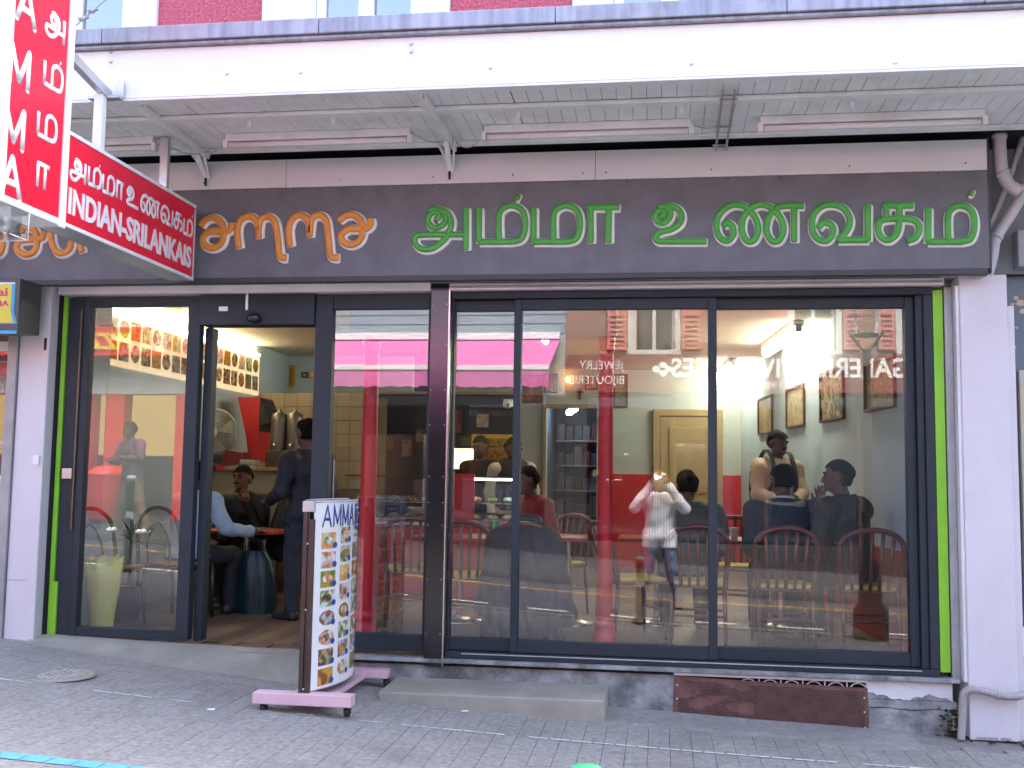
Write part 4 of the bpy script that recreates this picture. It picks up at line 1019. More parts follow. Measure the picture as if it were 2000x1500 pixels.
def framed(lab, o, u, w, h, pic, fr=FRAMEB, fw=.025, group=None):
    """picture centred at o, width along u, standing off a wall towards the viewer"""
    t = thing('framed_picture', lab, 'picture', o, 0, group); u = Vector(u).normalized(); nn = u.cross(Vector((0, 0, 1)))
    def slab(n, m, u0, u1, z0, z1, d0, d1):
        MB().prism([u * u0 + Vector((0, 0, z0)) + nn * d0, u * u1 + Vector((0, 0, z0)) + nn * d0, u * u1 + Vector((0, 0, z1)) + nn * d0, u * u0 + Vector((0, 0, z1)) + nn * d0], nn * (d1 - d0)).build(n, m, t)
    slab('print', pic, -w / 2 + fw * .9, w / 2 - fw * .9, -h / 2 + fw * .9, h / 2 - fw * .9, .004, .012)
    for a in ((-w / 2, w / 2, h / 2 - fw, h / 2), (-w / 2, w / 2, -h / 2, -h / 2 + fw), (-w / 2, -w / 2 + fw, -h / 2 + fw, h / 2 - fw), (w / 2 - fw, w / 2, -h / 2 + fw, h / 2 - fw)):
        slab('frame_side', fr, a[0], a[1], a[2], a[3], .002, .026)
    return t
def wall_pt(px_, py_):
    """point of the slanting right wall"""
    r = ray(px_, py_); n = Vector((1, .0983, 0)); t = (1.74 - n.dot(EYE)) / n.dot(r); return EYE + r * t
wu = Vector((-.0983, 1, 0)).normalized() * -1         # reading direction seen from inside the room
PL = ['framed print on the right wall, farthest of four, dim gold', 'framed print on the right wall, second from the back, above the backpack man', 'framed print on the right wall, third from the back, golden scene', 'framed print on the right wall, nearest the window, dark with gold']
for k, (c0, c1, c2_, c3_) in enumerate((((1483, 775), (1510, 848), 0, 0), ((1538, 755), (1573, 835), 0, 0), ((1604, 722), (1650, 822), 0, 0), ((1691, 700), (1750, 800), 0, 0))):
    pm = wall_pt((c0[0] + c1[0]) / 2, (c0[1] + c1[1]) / 2); pa = wall_pt(c0[0], (c0[1] + c1[1]) / 2); pb = wall_pt(c1[0], (c0[1] + c1[1]) / 2)
    w = (pb - pa).length; pz0 = wall_pt((c0[0] + c1[0]) / 2, c1[1]).z; pz1 = wall_pt((c0[0] + c1[0]) / 2, c0[1]).z
    pics = [((.24, .17, .07), (.42, .33, .16), (.16, .10, .05)), ((.33, .26, .13), (.48, .42, .24), (.28, .18, .08)), ((.30, .20, .06), (.45, .38, .18), (.08, .06, .02), (.40, .22, .06)), ((.05, .05, .015), (.30, .20, .05), (.10, .10, .03), (.40, .30, .14))][k]
    o = framed(PL[k], (pm.x, pm.y, (pz0 + pz1) / 2), wu, w, pz1 - pz0, art('print_gold_%d' % k, pics, 9), FRAMEB, .022, 'framed prints on the right wall')
    pass
def back_pic(lab, a, b_, cols, key, fr=FRAMEB, Y=YB, fw=.02):
    p, q = at(*a, Y), at(*b_, Y)
    framed(lab, ((p.x + q.x) / 2, Y, (p.z + q.z) / 2), (1, 0, 0), q.x - p.x, p.z - q.z, art(key, cols, 12), fr, fw)
back_pic('large red framed picture on the back wall left of the small doorway', (1018, 733), (1060, 787), ((.35, .03, .03), (.45, .16, .04), (.10, .05, .04), (.50, .30, .08)), 'p_red')
back_pic('small red and orange framed picture above the back doorway', (1064, 730), (1090, 767), ((.42, .05, .03), (.50, .25, .12), (.20, .04, .03)), 'p_red2')
back_pic('orange framed picture right above the back doorway', (1143, 733), (1168, 762), ((.55, .24, .04), (.48, .12, .03), (.60, .40, .12)), 'p_or')
back_pic('tall framed picture of a pale figure right of the red column', (1199, 731), (1226, 796), ((.08, .14, .09), (.36, .22, .07), (.12, .20, .18), (.5, .42, .25)), 'p_tall')
GOLD = mat('gold_frame', (.55, .34, .06), .35, .6)
back_pic('gold framed plaque on the blue kitchen wall seen through the doorway', (532, 714), (576, 757), ((.42, .22, .02), (.50, .28, .03)), 'p_gold', GOLD, YL, .028)
back_pic('small square framed card beside the gold plaque', (590, 727), (602, 739), ((.6, .6, .5), (.4, .2, .1)), 'p_sq', FRAMEB, YL)
back_pic('tiny green card beside the gold plaque', (608, 727), (615, 738), ((.15, .35, .08), (.25, .45, .1)), 'p_gr', GOLD, YL)
p = at(1133, 770, YB); o = MB(); o.bar((0, 0, -.07), (0, 0, .07), .022, .02, (0, 1, 0)); o.bar((-.04, 0, .03), (.04, 0, .03), .02, .02); o.blob((0, -.01, .045), .018, 8)
tag(o.build('wall_ornament', FRAMEB, None, loc=(p.x, YB - .02, p.z)), 'small dark cross-shaped ornament above the back doorway', 'ornament')
p = at(1110, 742, YB); o = MB().blob((0, 0, 0), .03, 10, (1, 1, 1.3))
tag(o.build('votive_lamp', mat('votive_glow', (.8, .3, .1), .5, emit=(1, .32, .06), es=2.5), None, loc=(p.x, YB - .06, p.z)), 'small glowing orange votive lamp high on the back wall', 'lamp')
# panelled door on the back wall
TAN = mat('tan_door', (.36, .27, .14), .5, 0, .06, 2)
d0, d1 = at(1276, 800, YB), at(1411, 800, YB)
dd = thing('panelled_door', 'tan panelled door in the middle of the back wall', 'door', ((d0.x + d1.x) / 2, YB - .03, FLOOR))
hw, hh = (d1.x - d0.x) / 2, d0.z - FLOOR
B('door_leaf', TAN, dd, -hw + .09, hw - .09, -.025, .02, .0, hh - .09, .004)
for a in ((-hw, -hw + .085), (hw - .085, hw)): B('architrave', TAN, dd, a[0], a[1], -.04, .025, 0, hh, .005)
B('architrave', TAN, dd, -hw + .0855, hw - .0855, -.04, .025, hh - .085, hh, .005)
for z0, z1 in ((.15, .80), (.95, hh - .22)): B('door_panel', TAN, dd, -hw + .2, hw - .2, -.04, -.0255, z0, z1, .012)
MB().blob((hw - .13, -.05, .95), .02, 10).build('handle', STEEL, dd)
# doorway with lit back room
BLUEW = mat('cool_storeroom_wall', (.10, .13, .17), .8)
br = thing('back_doorway', 'narrow doorway to a cool lit storeroom in the back wall', 'doorway', ((DX0 + DX1) / 2, YB, FLOOR))
def Bb(n, m, *a, **k): return BL(n, m, br, *a, **k)
Bb('architrave', TAN, DX0 - .05, DX0 - .002, YB - .03, YB + .1, FLOOR, DZ + .05); Bb('architrave', TAN, DX0 - .001, DX1, YB - .03, YB - .001, DZ + .002, DZ + .05)
Bb('storeroom_wall', BLUEW, DX0 - .5, DX1 + .5, 8.75, 8.8, FLOOR, 2.9); Bb('storeroom_wall', BLUEW, DX0 - .06, DX0 - .03, YB + .102, 8.745, FLOOR, 2.9)
Bb('storeroom_wall', BLUEW, DX1 + .03, DX1 + .06, YB + .102, 8.745, FLOOR, 2.9); Bb('storeroom_ceiling', mat('storeroom_ceiling', (.6, .64, .66), .8), DX0 - .5, DX1 + .5, YB + .102, 8.745, 2.72, 2.75)
pa = at(1122, 800, 8.0); o = MB().bar((pa.x + .05, 7.55, 2.52), (pa.x - .07, 7.9, 2.48), .07, .06).build('tube', LAMPC, br); o.location = -br.location
for r_ in range(5):
    Bb('shelf', GREYP, DX0 + .02, DX1 - .02, 8.3, 8.7, .7 + r_ * .35, .72 + r_ * .35)
    for c in range(5):
        w = (DX1 - DX0 - .06) / 5; x = DX0 + .03 + c * w; h = random.uniform(.14, .28)
        Bb('carton', mat('carton%d' % ((r_ * 5 + c) % 6), [(.10, .03, .04), (.04, .06, .13), (.12, .13, .15), (.09, .04, .06), (.05, .09, .13), (.13, .12, .12)][(r_ * 5 + c) % 6], .5, 0, .3, 9), x + .008, x + w - .008, 8.32, 8.6, .721 + r_ * .35, .721 + r_ * .35 + h, bevel=.006)
# dark kitchen partition with fittings
KY = 5.0
kx0, kx1 = at(650, 770, KY).x, at(1003, 770, KY).x; kz = at(940, 770, KY).z
kp = thing('kitchen_partition', 'dark kitchen partition wall behind the serving counter', 'wall', ((kx0 + kx1) / 2, KY, FLOOR))
BL('board', KBLACK, kp, kx0, kx1, KY, KY + .08, FLOOR, kz)
BL('cap_rail', mat('tan_rail', (.30, .20, .09), .5), kp, kx0, kx1, KY - .012, KY + .09, kz + .001, kz + .03)
back_pic('dark framed notice on the kitchen partition beside the black post', (868, 802), (902, 846), ((.10, .03, .03), (.20, .06, .04), (.05, .05, .05)), 'k1', FRAMEB, KY - .001)
back_pic('cream printed notice on the kitchen partition', (930, 808), (956, 836), ((.40, .33, .20), (.30, .22, .12), (.45, .40, .28)), 'k2', KBLACK, KY - .001, .006)
back_pic('yellow framed picture behind the counter man', (922, 848), (1000, 925), ((.10, .05, .01), (.40, .22, .02), (.06, .03, .01), (.55, .33, .05)), 'k3', mat('yellow_frame', (.60, .36, .02), .4), KY - .001, .045)
for k, (a, b_, L) in enumerate((((745, 850), (770, 880), 'small dark framed notice left of the black post on the partition'), ((785, 858), (806, 893), 'thin framed card on the partition next to the black post'), ((812, 838), (832, 864), 'dim framed card high on the partition near the black post'))):
    back_pic(L, a, b_, ((.14, .10, .06), (.22, .16, .09), (.08, .06, .04)), 'k5%d' % k, FRAMEB, KY - .001, .012)
B2_ = thing('light_box', 'small lit cream light box on the counter back', 'lamp', at(903, 895, 4.6))
a, b_ = at(882, 876, 4.6), at(924, 916, 4.6)
BL('diffuser', mat('lit_cream', (.8, .7, .45), .5, emit=(1, .78, .42), es=.35), B2_, a.x, b_.x, 4.58, 4.6, b_.z, a.z); BL('housing', KBLACK, B2_, a.x - .01, b_.x + .01, 4.601, 4.66, b_.z - .01, a.z + .01)
cmr = MB().blob((0, 0, 0), .05, 12); p = at(991, 790, KY - .1)
cm = thing('security_camera', 'white dome security camera on the dark partition end', 'camera', p); MB().blob((0, 0, 0), .055, 14, (1, 1, .8)).build('dome', SIGNW, cm); MB().blob((.01, -.04, -.01), .022, 10).build('lens', BLACKM, cm); MB().box(-.05, .05, .02, .1, -.02, .06).build('mount', SIGNW, cm, .005)
# serving counter with glass display
sc_ = thing('serving_counter', 'red serving counter with a lit glass food display', 'counter', (-2.2, 3.1, FLOOR))
cz = at(960, 937, 3.0).z; cxr = at(1050, 938, 3.0).x
BL('body', REDW, sc_, -3.3, cxr, 3.03, 3.55, FLOOR, 1.12, bevel=.006); BL('top_shelf', KBLACK, sc_, -2.9, cxr, 3.0, 3.5, cz + .012, cz + .03, bevel=.004)
BL('light_strip', mat('lit_strip', (.9, 1, .85), .5, emit=(.95, 1.0, .80), es=4), sc_, at(892, 937, 3.0).x, at(1040, 938, 3.0).x, 2.995, 3.012, cz - .006, cz + .010)
BL('glass_front', GLASS, sc_, -2.9, cxr, 3.0, 3.006, 1.14, cz - .01)
BL('tray_shelf', STEEL, sc_, -2.9, cxr - .02, 3.05, 3.5, 1.13, 1.16)
BL('mid_shelf', STEEL, sc_, -2.9, cxr - .02, 3.10, 3.5, 1.335, 1.345)
for k in range(11):
    x = -2.85 + k * .155
    BL('food_tray', STEEL, sc_, x, x + .14, 3.07, 3.3, 1.165, 1.20, bevel=.004)
    o = MB().blob((x + .07, 3.185, 1.205), .062, 10, (1, 1.6, .55)).build('food', food_mat(k), sc_); o.location = -sc_.location
    o = MB().blob((x + .07, 3.2, 1.37), .05, 8, (1.1, 1.4, .6)).build('food', food_mat(k + 4), sc_); o.location = -sc_.location
BL('red_panel', REDW, sc_, at(884, 930, 2.99).x, at(926, 1000, 2.99).x, 2.97, 2.993, 1.13, at(884, 925, 2.99).z)
# left kitchen: menu board, hood, counter, appliances
mb = thing('menu_board', 'backlit white menu board of dish photos high on the left wall', 'menu board', (-4.38, 2.2, 2.65))
MWH = mat('backlit_menu_white', (.75, .66, .52), .4, emit=(1, .72, .42), es=.08)
BL('board', MWH, mb, -4.415, -4.385, 1.05, 4.55, 2.44, 2.86)
BL('light_strip', mat('lit_strip_warm', (.9, .8, .6), .5, emit=(1, .82, .5), es=3.2), mb, -4.40, -4.36, 1.05, 4.5, 2.875, 2.895)
for k in range(18):
    for r_ in range(2):
        y = 1.12 + k * .19; z = 2.49 + r_ * .19
        if (k + r_) % 3 == 0:
            o = MB().prism([(-4.384, y + .08 + .075 * math.cos(a), z + .08 + .075 * math.sin(a)) for a in [2 * math.pi * q / 14 for q in range(14)]], (.004, 0, 0)).build('dish_photo', food_mat(k * 2 + r_ + 7), mb); o.location = -mb.location
        else: BL('dish_photo', food_mat(k * 2 + r_), mb, -4.384, -4.380, y, y + .16, z, z + .155)
kc = thing('kitchen_counter', 'wood topped kitchen counter seen through the doorway', 'counter', (-3.9, 3.2, FLOOR))
cz2 = at(460, 912, 3.1).z
WOODC = mat('honey_wood', (.32, .17, .07), .4, 0, .25, 5, stretch=(1, 8, 1))
BL('top', WOODC, kc, -4.41, -3.52, 3.05, 3.65, cz2 - .035, cz2, bevel=.005); BL('front', mat('beige_counter_front', (.30, .25, .18), .6), kc, -4.41, -3.58, 3.10, 3.6, FLOOR, cz2 - .037)
BL('red_edge', REDW, kc, -4.41, -4.10, 3.03, 3.048, cz2 - .03, cz2 + .01)
tl = thing('tiled_splashback', 'cream tiled kitchen wall behind the round fan', 'wall', (-4.2, 4.6, FLOOR))
CREAM = mat('cream_tile', (.30, .25, .16), .25, 0, .08, 3, rnd=.06)
BL('wall_slab', mat('grout', (.15, .125, .08), .8), tl, -4.41, -2.95, 4.62, 4.66, FLOOR, 2.42)
tm = MB().box(-.073, .073, -.012, 0, -.073, .073).build('tile', CREAM, tl, .004, 1)
k = 0
for i in range(9):
    for j in range(7):
        o = tm if k == 0 else tm.copy()
        if k: COL.objects.link(o); o.parent = tl
        o.location = Vector((-4.33 + i * .15, 4.619, 1.5 + j * .15)) - tl.location; k += 1
fn = thing('round_fan', 'round grey fan with a cream hub on the kitchen counter', 'fan', at(420, 905, 3.3))
fc = at(420, 845, 3.3) - fn.location
GRL = mat('fan_grille_grey', (.30, .30, .27), .5, .2)
o = MB()
for r_ in [.05 + .02 * k for k in range(9)]: o.tube([(fc.x + r_ * math.cos(a), -.04 - .03 * (1 - r_ / .22), fc.z + r_ * math.sin(a)) for a in [2 * math.pi * q / 28 for q in range(28)]], .0035, 5, closed=True)
o.tube([(fc.x + .225 * math.cos(a), 0, fc.z + .225 * math.sin(a)) for a in [2 * math.pi * q / 32 for q in range(32)]], .012, 8, closed=True)
o.build('grille', GRL, fn)
o = MB().tube([(fc.x, -.085, fc.z), (fc.x, -.06, fc.z)], .055, 20); o.build('hub', mat('cream_plastic', (.58, .52, .30), .4), fn)
for k in range(4):
    a = k * math.pi / 2 + .3; pts = [(fc.x + r_ * math.cos(a + w), -.02 + .03 * w, fc.z + r_ * math.sin(a + w)) for r_, w in ((.05, -.2), (.2, -.35), (.21, .35), (.05, .3))]
    MB().prism(pts, (0, .004, 0)).build('blade', mat('fan_blade_grey', (.42, .42, .38), .4), fn)
o = MB(); o.tube([(fc.x, .03, fc.z), (fc.x, .03, .02)], .02, 10); o.lathe([(.14, -.01), (.14, .015), (.03, .035)], (fc.x, .03, 0)); o.build('stand', GRL, fn)
hd = thing('extractor_hood', 'red kitchen hood panel with black edge behind the counter', 'hood', at(490, 840, 3.6))
pr = [at(464, 776, 3.6), at(508, 776, 3.6), at(505, 840, 3.6), at(498, 902, 3.6), at(486, 902, 3.6), at(480, 850, 3.6)]
o = MB().prism(pr, (0, .35, 0)).build('red_side', REDW, hd); o.location = -hd.location
pr = [at(509, 778, 3.6), at(526, 826, 3.6), at(510, 832, 3.6), at(506, 842, 3.6)]
o = MB().prism(pr, (0, .35, 0)).build('black_edge', KBLACK, hd); o.location = -hd.location
DULL = mat('dull_steel', (.22, .20, .17), .45, .8, .15, 6)
for k, px_ in enumerate((544, 575)):
    p = at(px_, 880, 3.5); t = thing('steel_urn', ['steel drinks urn left of the standing man, on the counter', 'steel drinks urn nearest the standing man on the counter'][k], 'urn', p)
    MB().lathe([(.075, 0), (.08, .02), (.08, .30), (.07, .36), (.02, .385), (.015, .41)], n=18).build('body', DULL, t)
    MB().tube([(0, -.08, .06), (0, -.13, .06), (0, -.135, .03)], .012, 8).build('tap', STEEL, t)
    MB().box(-.1, .1, -.09, .09, -.30, -.002).build('plinth', BROWN, t, .005)
tl_ = thing('cash_register', 'dark red cash register on the kitchen counter', 'register', at(458, 908, 3.25))
MB().prism([(-.10, -.1, 0), (.12, -.1, 0), (.13, -.1, .12), (-.06, -.1, .15)], (0, .22, 0)).build('case', mat('dark_red_plastic', (.16, .012, .02), .4), tl_, .006)
MB().box(-.2, -.05, -.08, .1, .02, .10).build('printer', KBLACK, tl_, .01)
MB().box(.10, .24, -.12, .05, 0, .05).build('keypad', GREYP, tl_, .006)
# yellow scalloped vase and spiky plant behind the left pane
vs_ = thing('scalloped_vase', 'pale yellow scalloped vase on the floor behind the left pane', 'vase', (-3.80, .38, FLOOR))
VY = mat('pale_yellow_ceramic', (.62, .60, .16), .4, 0, .05, 3)
prof = [(.082, 0.0), (.085, .02), (.075, .05), (.085, .15), (.105, .30), (.122, .42), (.133, .53)]
P = []
for r_, z in prof:
    P.append([(r_ * (1 + (.02 if z > .4 else 0) * math.cos(9 * a)) * math.cos(a), r_ * (1 + (.02 if z > .4 else 0) * math.cos(9 * a)) * math.sin(a), z + (.014 * math.cos(9 * a) if z > .5 else 0)) for a in [2 * math.pi * q / 54 for q in range(55)]])
for r_, z in ((.122, .52), (.10, .3), (.07, .03)):
    P.append([(r_ * math.cos(a), r_ * math.sin(a), z) for a in [2 * math.pi * q / 54 for q in range(55)]])
MB().sheet(P).build('body', VY, vs_)
pp_ = thing('potted_plant', 'spiky green pot plant behind the left pane near the chair', 'plant', (-4.02, 1.15, FLOOR))
MB().lathe([(.09, 0), (.12, .25), (.125, .26), (.11, .25)], n=18).build('pot', BROWN, pp_)
MB().tube([(0, 0, .2), (.01, 0, .62)], .014, 8).build('stem', FRAMEB, pp_)
LEAF = mat('spiky_leaf', (.05, .11, .03), .45, 0, .4, 12)
for k in range(34):
    a = random.uniform(0, 6.28); e = random.uniform(.15, 1.3); L = random.uniform(.22, .38); d = Vector((math.cos(a) * math.cos(e), math.sin(a) * math.cos(e), math.sin(e))); sd_ = d.cross(Vector((0, 0, 1))).normalized(); b0 = Vector((.01, 0, .60)) 
    q = MB(); pts = []
    for t in range(5): c = b0 + d * L * t / 4 + Vector((0, 0, -.10 * (t / 4) ** 2)); w = .011 * (1 - (t / 4) ** 2) + .001; pts.append([c - sd_ * w, c + Vector((0, 0, .003)), c + sd_ * w])
    q.sheet(pts).build('leaf', LEAF, pp_)

# ------------------------------------------------------------------ tables and chairs
TOPR = mat('red_table_top', (.42, .055, .03), .3, 0, .08, 4); CHW = mat('mahogany_red_wood', (.12, .022, .020), .3, 0, .3, 8, spec=.6); CUSH = mat('yellow_seat', (.62, .42, .08), .6, 0, .1, 8)
def table(lab, x, y, w, d, z=1.13):
    t = thing('dining_table', lab, 'table', (x, y, FLOOR), 0, 'red topped dining tables'); h = z - FLOOR
    MB().box(-w / 2, w / 2, -d / 2, d / 2, h - .028, h).build('table_top', TOPR, t, .006)
    MB().lathe([(.024, .04), (.024, h - .028)], n=14).build('leg', STEEL, t); MB().lathe([(.20, 0), (.20, .015), (.05, .04), (.024, .045)], n=20).build('foot', STEEL, t)
    return t
table('red table behind the man in the light blue shirt', -3.45, 2.05, .72, .6, 1.115)
table('red table between the chairs left of the draped parka', -1.55, 1.7, .7, .65, 1.12)
table('red table in front of the person in the red jacket', -.70, 1.75, .62, .6, 1.135)
table('table with a white cup before the two seated men', .88, 1.85, 1.05, .62, 1.135)
table('table at the far left of the three-leaf window by the photographer', -.02, 1.95, .6, .6, 1.13)
def spindle_chair():
    t = thing('spindle_chair', 'x', 'chair', (0, 0, FLOOR), 0, 'dark red spindle-back dining chairs')
    # local: front towards +y, back at -y
    MB().box(-.20, .20, -.18, .20, .385, .40).build('seat_frame', CHW, t, .01); MB().box(-.19, .19, -.165, .19, .4005, .432).build('cushion', CUSH, t, .012)
    for sx in (-1, 1):
        MB().tube([(sx * .18, .17, .39), (sx * .19, .19, 0)], [.017, .012], 8).build('leg', CHW, t)
        MB().tube([(sx * .175, -.17, .40), (sx * .185, -.20, 0)], [.017, .012], 8).build('leg', CHW, t)
    o = MB()
    o.tube([(-.18, .18, .2), (.18, .18, .2)], .009, 6); o.tube([(-.18, -.185, .2), (.18, -.185, .2)], .009, 6); o.build('stretcher', CHW, t)
    arch = [(-.18, -.17, .40), (-.195, -.20, .55), (-.205, -.235, .68), (-.17, -.25, .755), (-.09, -.26, .795), (0, -.262, .805), (.09, -.26, .795), (.17, -.25, .755), (.205, -.235, .68), (.195, -.20, .55), (.18, -.17, .40)]
    MB().tube(smooth_path(arch, 4), .019, 8).build('back_arch', CHW, t)
    for k in range(5):
        x = -.125 + k * .0625; zt = .80 - .55 * x * x / .1 * .25
        MB().tube([(x * .92, -.165, .40), (x, -.21, .58), (x * 1.12, -.258, zt - .01)], .013, 6, .6, (0, 1, 0)).build('spindle', CHW, t)
    return t
SP = spindle_chair()
chs = [(.84, .98, 0, 'spindle chair with the man in the navy jacket on it'), (1.38, .98, .03, 'spindle chair nearest the right wall, under the man in black'), (.27, 1.0, -.05, 'spindle chair just left of the right-hand mullion, seen from behind'),
       (-.20, 1.15, -1.15, 'spindle chair turned sideways beside the red column'), (.58, 2.45, 2.9, 'spindle chair facing the window behind the white cup'), (-1.40, 1.02, .1, 'empty spindle chair just right of the black post'),
       (-1.88, 1.45, .2, 'empty spindle chair seen behind the menu stand'), (1.15, 2.5, 3.3, 'spindle chair partly hidden behind the man in the navy jacket'), (-.93, .85, .05, 'spindle chair covered by the draped navy parka'), (-.85, 2.28, 2.6, 'spindle chair under the person in the red jacket')]
for k, (x, y, rz, lab) in enumerate(chs):
    c = SP if k == 0 else copy_tree(SP)
    c.location = (x, y, FLOOR + .004); c.rotation_euler.z = rz; c['label'] = lab
# black tubular chairs with arched backs at the left
CHB = mat('black_green_tube', (.012, .018, .018), .35); SEATO = mat('orange_wood_seat', (.50, .19, .07), .4, 0, .15, 6)
def arch_chair(lab, x, y, rz):
    t = thing('arched_metal_chair', lab, 'chair', (x, y, FLOOR + .003), rz, 'black arched metal chairs')
    MB().box(-.19, .19, -.18, .19, .415, .437).build('seat', SEATO, t, .008)
    MB().tube(smooth_path([(-.20, -.20, 0), (-.20, -.20, .45), (-.20, -.215, .62), (-.17, -.225, .76), (-.09, -.23, .835), (0, -.232, .855), (.09, -.23, .835), (.17, -.225, .76), (.20, -.215, .62), (.20, -.20, .45), (.20, -.20, 0)], 5), .015, 10).build('back_frame', CHB, t)
    for sx in (-1, 1): MB().tube([(sx * .19, .18, .42), (sx * .195, .2, 0)], .014, 8).build('leg', CHB, t)
    o = MB(); o.tube([(-.2, -.2, .41), (.2, -.2, .41)], .011, 8); o.tube([(-.19, .18, .41), (.19, .18, .41)], .011, 8)
    for sx in (-1, 1): o.tube([(sx * .195, -.2, .41), (sx * .19, .18, .41)], .011, 8)
    o.build('seat_rail', CHB, t)
    MB().tube(smooth_path([(-.10, -.205, .44), (-.10, -.22, .6), (0, -.23, .74), (.10, -.22, .6), (.10, -.205, .44)], 5), .008, 8).build('back_loop', CHB, t)
    return t
arch_chair('black arched metal chair under the man in the light blue shirt', -3.70, 1.28, -.25)
arch_chair('black arched metal chair behind the left pane beside the vase', -4.0, .78, -.1)
# small things on the tables
def cup(name, lab, cat, x, y, z, prof, m): return tag(MB().lathe(prof, n=16).build(name, m, None, loc=(x, y, z)), lab, cat)
PAPER = mat('white_paper_cup', (.75, .74, .70), .5)
cup('paper_cup', 'white paper cup on the table before the seated men', 'cup', .56, 1.66, 1.137, [(.026, 0), (.034, .085), (.035, .09)], PAPER)
cup('drink_can', 'green drink can on the table left of the red jacket', 'can', -1.27, 1.62, 1.122, [(.026, 0), (.032, .008), (.032, .11), (.026, .122)], mat('green_can', (.05, .25, .12), .3, .4))
cup('paper_cup', 'white cup beside the green drink can', 'cup', -1.19, 1.66, 1.122, [(.026, 0), (.034, .085), (.035, .09)], PAPER)
tag(B('paper_mat', PAPER, None, .52, .80, 1.70, 1.95, 1.137, 1.139), 'white paper mat on the table beside the cup', 'paper')
B3 = thing('teal_bag', 'dark teal carrier bag on the floor under the left table', 'bag', (-3.25, 1.75, FLOOR + .002))
TEAL = mat('teal_plastic', (.004, .026, .034), .4, 0, .3, 9, bump=.6, bs=14)
P = []
for z, s_ in ((0, 1.0), (.12, 1.06), (.28, 1.0), (.42, .85), (.50, .5)):
    P.append([((.17 * s_ + .012 * math.sin(5 * a + 9 * z)) * math.cos(a), (.11 * s_ + .01 * math.sin(7 * a + 4 * z)) * math.sin(a), z) for a in [2 * math.pi * q / 30 for q in range(31)]])
MB().sheet(P).build('bag_body', TEAL, B3); MB().tube(smooth_path([(-.06, 0, .49), (-.05, 0, .58), (.05, 0, .58), (.06, 0, .49)], 4), .008, 6).build('bag_handle', TEAL, B3)

# ------------------------------------------------------------------ people: one continuous surface grown from a field of limbs, garments lifted off it
SKIN = mat('brown_skin', (.115, .055, .032), .5, 0, .1, 12); SKINL = mat('light_skin', (.38, .21, .14), .5, 0, .08, 12)
HAIRB = mat('black_hair', (.007, .006, .006), .85, 0, .5, 60, bump=.6, bs=120, spec=.15)
VOX = .0095
def _seg(P, a, b, ra, rb):
    a = np.array(a); b = np.array(b); d = b - a; L = float(d @ d) + 1e-9
    t = np.clip(((P - a) @ d) / L, 0, 1)
    return np.linalg.norm(P - a - t[..., None] * d, axis=-1) - (ra + (rb - ra) * t)
def _ell(P, c, r, Rm=None):
    q = P - np.array(c)
    if Rm is not None: q = q @ np.array(Rm)
    r = np.array(r); k0 = np.linalg.norm(q / r, axis=-1); k1 = np.linalg.norm(q / (r * r), axis=-1) + 1e-9
    return k0 * (k0 - 1) / k1
